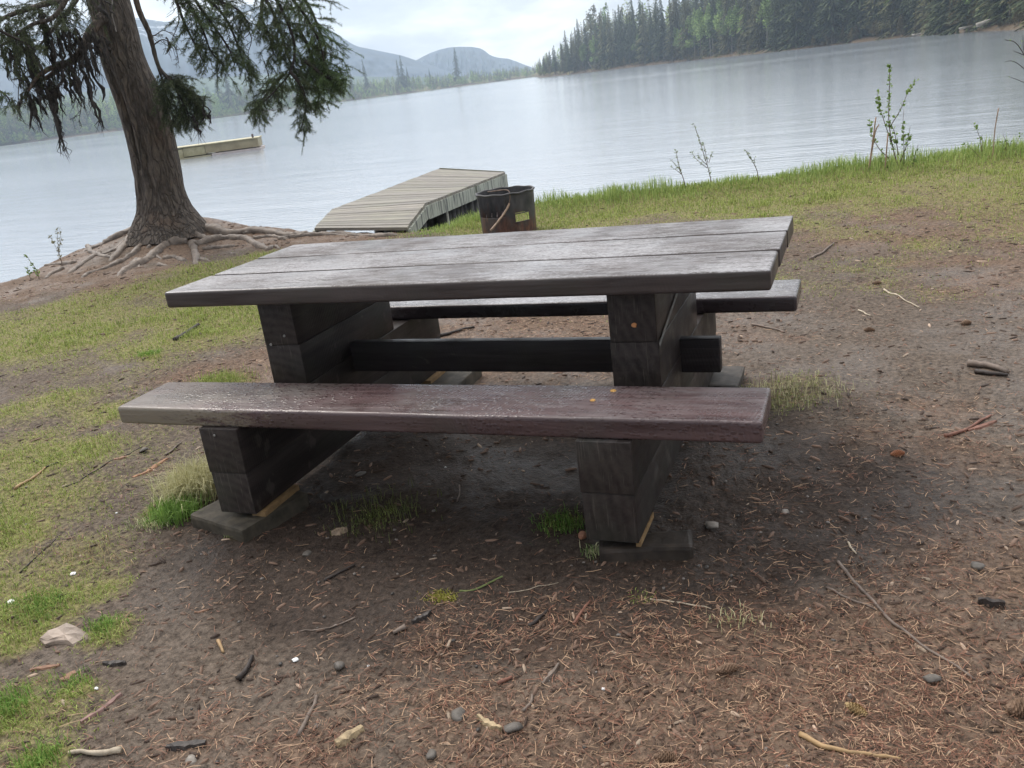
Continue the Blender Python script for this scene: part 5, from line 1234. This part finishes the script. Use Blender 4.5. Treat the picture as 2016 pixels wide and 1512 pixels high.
for u, v, sz, sd2, lb in [(283, 889, .045, 1, 'small dark stone beyond the left end of the near bench'), (905, 1412, .05, 2, 'flat grey stone among needles at the bottom middle'), (1400, 1038, .055, 3, 'pale stone in the shade right of the dark concrete block'), (710, 937, .05, 4, 'rounded dark stone in the shade under the table'),
                       (670, 1315, .04, 6, 'round grey stone half sunk in mud near the white shred'), (1835, 1342, .05, 7, 'rounded brown grey stone near the end of the long twig'), (605, 1095, .04, 8, 'dark wet stone in front of the mossy slab'), (1925, 1118, .045, 9, 'grey stone on the orange needles at the right'),
                       (1010, 1440, .045, 10, 'brown pebble right of the short driftwood piece'), (380, 1500, .04, 11, 'pale pebble at the bottom edge left of centre'), (850, 1490, .035, 12, 'dark upright pebble at the bottom edge'), (1545, 1010, .03, 13, 'light pebble on bare soil right of the table'), (630, 1430, .03, 14, 'black charcoal pebble left of the split wood chunk')]:
    lump(hit(u, v), (sz*1.2, sz*.9, sz*.55), sd2+20, M_PEB if sd2 not in (3, 11, 13) else mat_simple('pale_stone', (0.24, 0.21, 0.18), .5), 'stone', lb, 'stone', sub=2, rz=sd2)
def stick(pts, r, mat, label, name='stick', lift=None, cat='stick', n=7, tip=.6, jit=.25):
    P = smooth_path([hit(u, v) for u, v in pts], 5)
    for q in P: q[2] = float(height(q[:1], q[1:2])[0])+r*(.8 if lift is None else lift)
    V, F = tube(P, np.linspace(r, r*tip, len(P)), n, jit=jit); o = put(name, V, F, mat, origin=P[0], smooth=True); tag(o, label, cat); return o
S_TAN = mat_simple('tan_stick', (0.34, 0.22, 0.11), .6, .3); S_GREY = mat_simple('grey_stick', (0.17, 0.13, 0.105), .65, .35); S_DK = mat_simple('dark_stick', (0.035, 0.026, 0.022), .6, .4); S_RED = mat_simple('red_stick', (0.20, 0.09, 0.06), .6, .35); S_PALE = mat_simple('pale_stick', (0.42, 0.35, 0.26), .6, .3)
for a in [([(1650, 1112), (1690, 1155), (1745, 1220), (1830, 1285), (1920, 1340)], .0055, S_GREY, 'long thin grey twig lying diagonally across the needles at the lower right'), ([(1628, 1160), (1680, 1185), (1725, 1210)], .004, S_GREY, 'thin side twig meeting the long grey twig'),
          ([(30, 965), (60, 945), (90, 923)], .0075, S_TAN, 'straight tan stick on the grass at the left edge'), ([(90, 923), (120, 910)], .005, S_DK, 'short dark stick end beside the straight tan stick'),
          ([(325, 897), (358, 875)], .006, S_GREY, 'short grey twig near the left near leg'), ([(345, 672), (375, 655), (392, 643)], .018, S_DK, 'black charred branch on the grass left of the tabletop'), ([(865, 664), (890, 656), (935, 648)], .012, S_DK, 'dark branch on the ground seen between tabletop and rail'),
          ([(1595, 512), (1620, 498), (1642, 482)], .01, S_GREY, 'grey twig on grass just off the far right corner of the tabletop'), ([(980, 1350), (1000, 1340), (1008, 1332)], .006, S_RED, 'small reddish twig in the needles below the table'), ([(1130, 1230), (1148, 1205), (1162, 1186)], .005, S_RED, 'red brown twig pointing up in front of the table'),
          ([(1042, 1235), (1062, 1218), (1078, 1202)], .007, S_DK, 'dark bark strip lying in front of the table'), ([(1030, 1402), (1045, 1385), (1048, 1368)], .005, S_GREY, 'curved mottled twig at the bottom middle'), ([(1670, 1070), (1676, 1085), (1686, 1096)], .004, S_PALE, 'short pale curved twig on bare soil right of the dark block'),
          ([(1575, 1456), (1630, 1480), (1700, 1492), (1772, 1495)], .007, S_TAN, 'long tan twig along the bottom right'), ([(240, 1482), (200, 1487), (140, 1492)], .009, S_PALE, 'long pale wood splinter in the bottom left'), ([(430, 1262), (440, 1285)], .006, S_TAN, 'short tan peg of wood on the mud'),
          ([(1000, 1168), (1100, 1150)], .0015, S_PALE, 'fine pale grass stalk on the dark mud'), ([(470, 1340), (500, 1300)], .009, S_DK, 'dark stick sunk in mud left of the white shred'), ([(590, 1455), (620, 1390), (625, 1375)], .006, S_GREY, 'grey twig standing up out of the bottom left litter'),
          ([(700, 1220), (650, 1240), (590, 1245)], .003, S_GREY, 'thin twig right of the mud patch'), ([(1280, 1185), (1340, 1188), (1400, 1200)], .003, S_PALE, 'slender pale curved stem in front of the dark concrete block'), ([(1905, 722), (1945, 728), (1985, 738)], .017, S_GREY, 'rotten grey wood splinter at the right edge'), ([(1920, 735), (1950, 740), (1984, 742)], .012, S_DK, 'darker lower half of rotten wood at the right edge'),
          ([(1860, 862), (1900, 850), (1950, 820)], .008, S_RED, 'frayed red brown bark strip at the right side'), ([(905, 958), (905, 975), (900, 990)], .004, S_GREY, 'upright grey twig in the shade under the table'), ([(1480, 640), (1530, 650), (1545, 655)], .006, S_GREY, 'forked grey twig on the mud right of the far bench'),
          ([(1740, 570), (1770, 585), (1810, 608)], .006, S_PALE, 'pale twig on the mud at the right, upper of two'), ([(1690, 610), (1715, 625)], .005, S_PALE, 'shorter pale twig on the mud beside the upper one'), ([(640, 1150), (700, 1118)], .006, S_DK, 'dark forked twig on the mud below the near bench'),
          ([(800, 1240), (775, 1250)], .009, S_GREY, 'grey chip of wood in a patch of red needles'), ([(130, 960), (230, 905), (280, 880)], .003, S_DK, 'long thin dark stem across the grass at the left'), ([(40, 1130), (110, 1060)], .003, S_DK, 'thin dark stem in the patchy grass at the left edge')]:
    stick(*a)
# chunks of wood
def chip(u0, v0, u1, v1, w, h, mat, label, cat='wood chip', name='wood_chip', seed=0):
    a, b = hit(u0, v0), hit(u1, v1); e_ = b-a; L_ = np.linalg.norm(e_); ex = e_/L_; ey = np.cross([0, 0, 1.0], ex); ey /= np.linalg.norm(ey); k = 8; V = []; r_ = random.Random(seed)
    for i in range(k+1):
        f = i/k; c = a+e_*f; ww = w*(.35+.65*math.sin(math.pi*min(.92, max(.12, f))))*(.8+.4*r_.random()); z = float(height(c[:1], c[1:2])[0])
        V += [c[:2].tolist()+[z-.002], None, None, None]
        V[-4:] = [np.array([c[0], c[1], z])-ey*ww*.5+np.array([0, 0, -.002]), np.array([c[0], c[1], z])+ey*ww*.5+np.array([0, 0, -.002]), np.array([c[0], c[1], z])+ey*ww*(.2+.2*r_.random())+np.array([0, 0, h*(.8+.3*r_.random())]), np.array([c[0], c[1], z])-ey*ww*(.2+.2*r_.random())+np.array([0, 0, h*(.7+.4*r_.random())])]
    F = [[4*i+j, 4*i+(j+1) % 4, 4*i+4+(j+1) % 4, 4*i+4+j] for i in range(k) for j in range(4)]+[[3, 2, 1, 0], [4*k, 4*k+1, 4*k+2, 4*k+3]]
    o = put(name, V, F, mat, origin=a); tag(o, label, cat); return o
C_PALE = mat_simple('split_wood', (0.36, 0.27, 0.16), .7, .45, 60, bmp=.8); C_BRK = mat_simple('orange_bark', (0.24, 0.13, 0.08), .7, .3, 40); C_DKB = mat_simple('black_bark', (0.045, 0.036, 0.032), .6, .5, 40, bmp=.8)
chip(664, 1476, 716, 1442, .034, .016, C_PALE, 'pale split wood chunk in the litter at the bottom, with grainy face', seed=1)
chip(942, 1420, 988, 1444, .020, .014, C_PALE, 'short pale and dark driftwood piece among the needles at the bottom middle', seed=2)
chip(330, 1478, 408, 1472, .030, .014, C_DKB, 'dark rotten slab of wood at the bottom left', seed=3)
chip(205, 1312, 248, 1307, .022, .012, C_DKB, 'black lens shaped bark piece right of the flat brown rock', seed=4)
chip(160, 1425, 240, 1370, .022, .008, mat_simple('pink_bark', (0.22, 0.13, 0.11), .7, .35, 40), 'long pinkish bark strip in the lower left litter', 'bark', 'bark_piece', 5)
chip(60, 1322, 118, 1312, .018, .006, C_BRK, 'thin orange bark strip under the flat brown rock', 'bark', 'bark_piece', 6)
chip(118, 1340, 150, 1325, .05, .008, C_BRK, 'crumpled orange leaf litter below the flat brown rock', 'leaf', 'dead_leaf', 7)
chip(225, 908, 250, 903, .035, .008, C_BRK, 'bright orange brown leaf left of the near bench', 'leaf', 'dead_leaf', 8)
chip(262, 942, 330, 905, .035, .006, mat_simple('crumbled_bark', (0.30, 0.16, 0.09), .8, .5, 70), 'trail of crumbled orange bark beside the grass clump', 'bark', 'bark_piece', 9)
chip(812, 1228, 850, 1208, .022, .014, C_DKB, 'black piece of bark left of the table front', 'bark', 'bark_piece', 10)
chip(28, 1186, 80, 1168, .018, .005, S_TAN, 'tan sliver of wood on grass at the left edge', seed=11)
chip(384, 1210, 412, 1204, .012, .004, C_BRK, 'orange sliver of wood on the mud above the white shred', seed=12)
chip(1068, 1350, 1100, 1312, .014, .010, S_GREY, 'grey brown splinter lying right of centre at the bottom', seed=13)
chip(1925, 1190, 1978, 1194, .022, .020, S_DK, 'dark charred cigar shaped stick at the right edge', 'stick', 'charred_stick', 14)
chip(653, 1054, 685, 1046, .045, .012, mat_simple('curled_leaf', (0.26, 0.19, 0.13), .7, .4), 'curled dry brown leaf on the shaded soil near the mossy slab', 'leaf', 'dead_leaf', 15)
chip(1905, 850, 1960, 832, .03, .008, S_RED, 'frayed reddish bark strip on bare soil at the right', 'bark', 'bark_piece', 16)
chip(630, 972, 665, 990, .05, .012, C_DKB, 'black bark lump under the table', 'bark', 'bark_piece', 17)
M_WHITE = mat_simple('white_scrap', (0.75, 0.75, 0.74), .6, .1)
for u, v, sz, lb in [(583, 1302, .020, 'white scrap on the mud in front of the table'), (145, 1132, .022, 'white feather like scrap on grass at the left'), (22, 1183, .026, 'pale bluish white shell like scrap at the left edge'), (230, 1012, .010, 'small white scrap left of the grass clump'), (877, 920, .008, 'tiny white scrap on the dark soil beneath the table'),
                     (1188, 1358, .010, 'pale crumb near the bottom middle'), (190, 1357, .012, 'white pebble like scrap in the lower left'), (725, 1310, .008, 'pinkish white crumb left of centre')]:
    p = hit(u, v); V, F = disc(p+np.array([0, 0, float(height(p[:1], p[1:2])[0])-p[2]+.002]), (.1, .1, 1), sz*.55, .003, 9); o = put('litter_scrap', V, F, M_WHITE, origin=p); tag(o, lb, 'scrap')
# pine cones
def cone(u, v, L_, R_, rz, mat, label):
    p = hit(u, v); p[2] = float(height(p[:1], p[1:2])[0])+R_*.7; root = empty('pine_cone', p); tag(root, label, 'pine cone'); mb = MB(); core = []
    for i in range(9): core.append((L_*(i/8-.5), 0, 0))
    V, F = tube(core, [R_*.75*math.sin(math.pi*(.12+.8*i/8))**.8 for i in range(9)], 8); mb.add(V, F); mc = MB()
    for i in range(13):
        f = i/12; rr = R_*math.sin(math.pi*(.12+.78*f))**.8
        for k_ in range(8):
            a = k_/8*6.283+i*.39; c, s = math.cos(a), math.sin(a); x0 = L_*(f-.5)
            b = np.array([x0, c*rr*.5, s*rr*.5]); t_ = np.array([x0+L_*.11, c*rr*1.12, s*rr*1.12]); w = np.array([0, -s, c])*rr*.42; nrm = np.array([-.002, c*.002, s*.002])
            mc.add([b-w*.6, b+w*.6, t_+w, t_+np.array([L_*.03, 0, 0]), t_-w, t_+nrm+w*.5, t_+nrm-w*.5], [[0, 1, 2, 3, 4]])
    cz, sz_ = math.cos(rz), math.sin(rz); R_m = np.array([[cz, -sz_, 0], [sz_, cz, 0], [0, 0, 1]])
    for nme, q, mt in (('core', mb, mat), ('scales', mc, mat)):
        put(nme, np.vstack(q.V)@R_m.T+p, q.F, mt, root)
M_CONE = mat_simple('cone_brown', (0.20, 0.125, 0.08), .7, .4, 60); M_CONE2 = mat_simple('cone_straw', (0.42, 0.30, 0.15), .7, .3, 60)
cone(1683, 1398, .052, .013, -.6, M_CONE2, 'straw coloured open pine cone at the lower right'); cone(1430, 1328, .055, .012, .5, M_CONE, 'dark brown closed pine cone among needles right of centre'); cone(1765, 897, .045, .013, .3, mat_simple('cone_orange', (0.34, 0.14, 0.07), .6), 'orange brown cone lying on bare soil at the right')
cone(1147, 1063, .035, .013, 1.6, mat_simple('cone_rust', (0.26, 0.12, 0.07), .6), 'small rusty cone standing beside the right near leg'); cone(2008, 1405, .06, .022, .2, M_CONE, 'large pine cone cut by the right edge'); cone(1900, 640, .05, .014, .4, M_CONE, 'brown cone on soil at the upper right'); cone(1710, 652, .05, .014, -.2, M_CONE, 'brown cone on the mud right of the far bench')
cone(1310, 1500, .05, .013, .1, M_CONE, 'brown cone at the bottom edge right of centre'); cone(1725, 560, .05, .013, .1, M_CONE, 'brown cone in thin grass beyond the far bench')
# yellow moss with its stalk
mo = hit(870, 1178); root = empty('moss_clump', mo); tag(root, 'bright yellow green moss clump with a thin stalk on the dark mud', 'moss')
x = mo[0]+RG.normal(0, .026, 480); y = mo[1]+RG.normal(0, .013, 480); blades('fronds', x, y, .008+.010*RG.random(480), np.full(480, .003), (0.19, 0.18, 0.03), (0.40, 0.38, 0.09), 1.6, parent=root)
P = smooth_path([hit(905, 1167), hit(935, 1165), hit(990, 1140)], 4)+np.array([0, 0, .006]); V, F = tube(P, .003, 5); put('stalk', V, F, mat_simple('green_stalk', (0.16, 0.20, 0.06), .6), root)
# yellow bits stuck on the near seat
for (x_, y_) in ((0.70, -0.61), (0.655, -0.70)):
    V, F = disc((x_, y_, ZB+.001), (0, 0, 1), .011, .003, 8); o = put('seed_husk', V, F, mat_simple('orange_husk', (0.5, 0.28, 0.08), .6), origin=(x_, y_, ZB)); tag(o, 'orange husk on the near bench, %s of two' % ('farther' if y_ > -.65 else 'nearer'), 'husk')

# ------------------------------------------------------------------ haze: one even box of damp air round everything
def haze():
    m = bpy.data.materials.new('damp_air'); m.use_nodes = True; t = m.node_tree; t.nodes.clear()
    o = N(t, 'ShaderNodeOutputMaterial'); v = N(t, 'ShaderNodeVolumePrincipled'); v.inputs['Density'].default_value = 0.00040; v.inputs['Color'].default_value = (0.68, 0.825, 1.0, 1); v.inputs['Anisotropy'].default_value = 0.2
    t.links.new(v.outputs[0], o.inputs['Volume'])
    a, b, z0, z1 = -2500, 2500, -80, 260
    V = [(x, y, z) for x in (a, b) for y in (a, b) for z in (z0, z1)]
    h = put('haze', V, [[0, 1, 3, 2], [4, 6, 7, 5], [0, 4, 5, 1], [2, 3, 7, 6], [1, 5, 7, 3], [0, 2, 6, 4]], m); tag(h, kind='stuff')
haze()
print('objects', len(scene.objects))
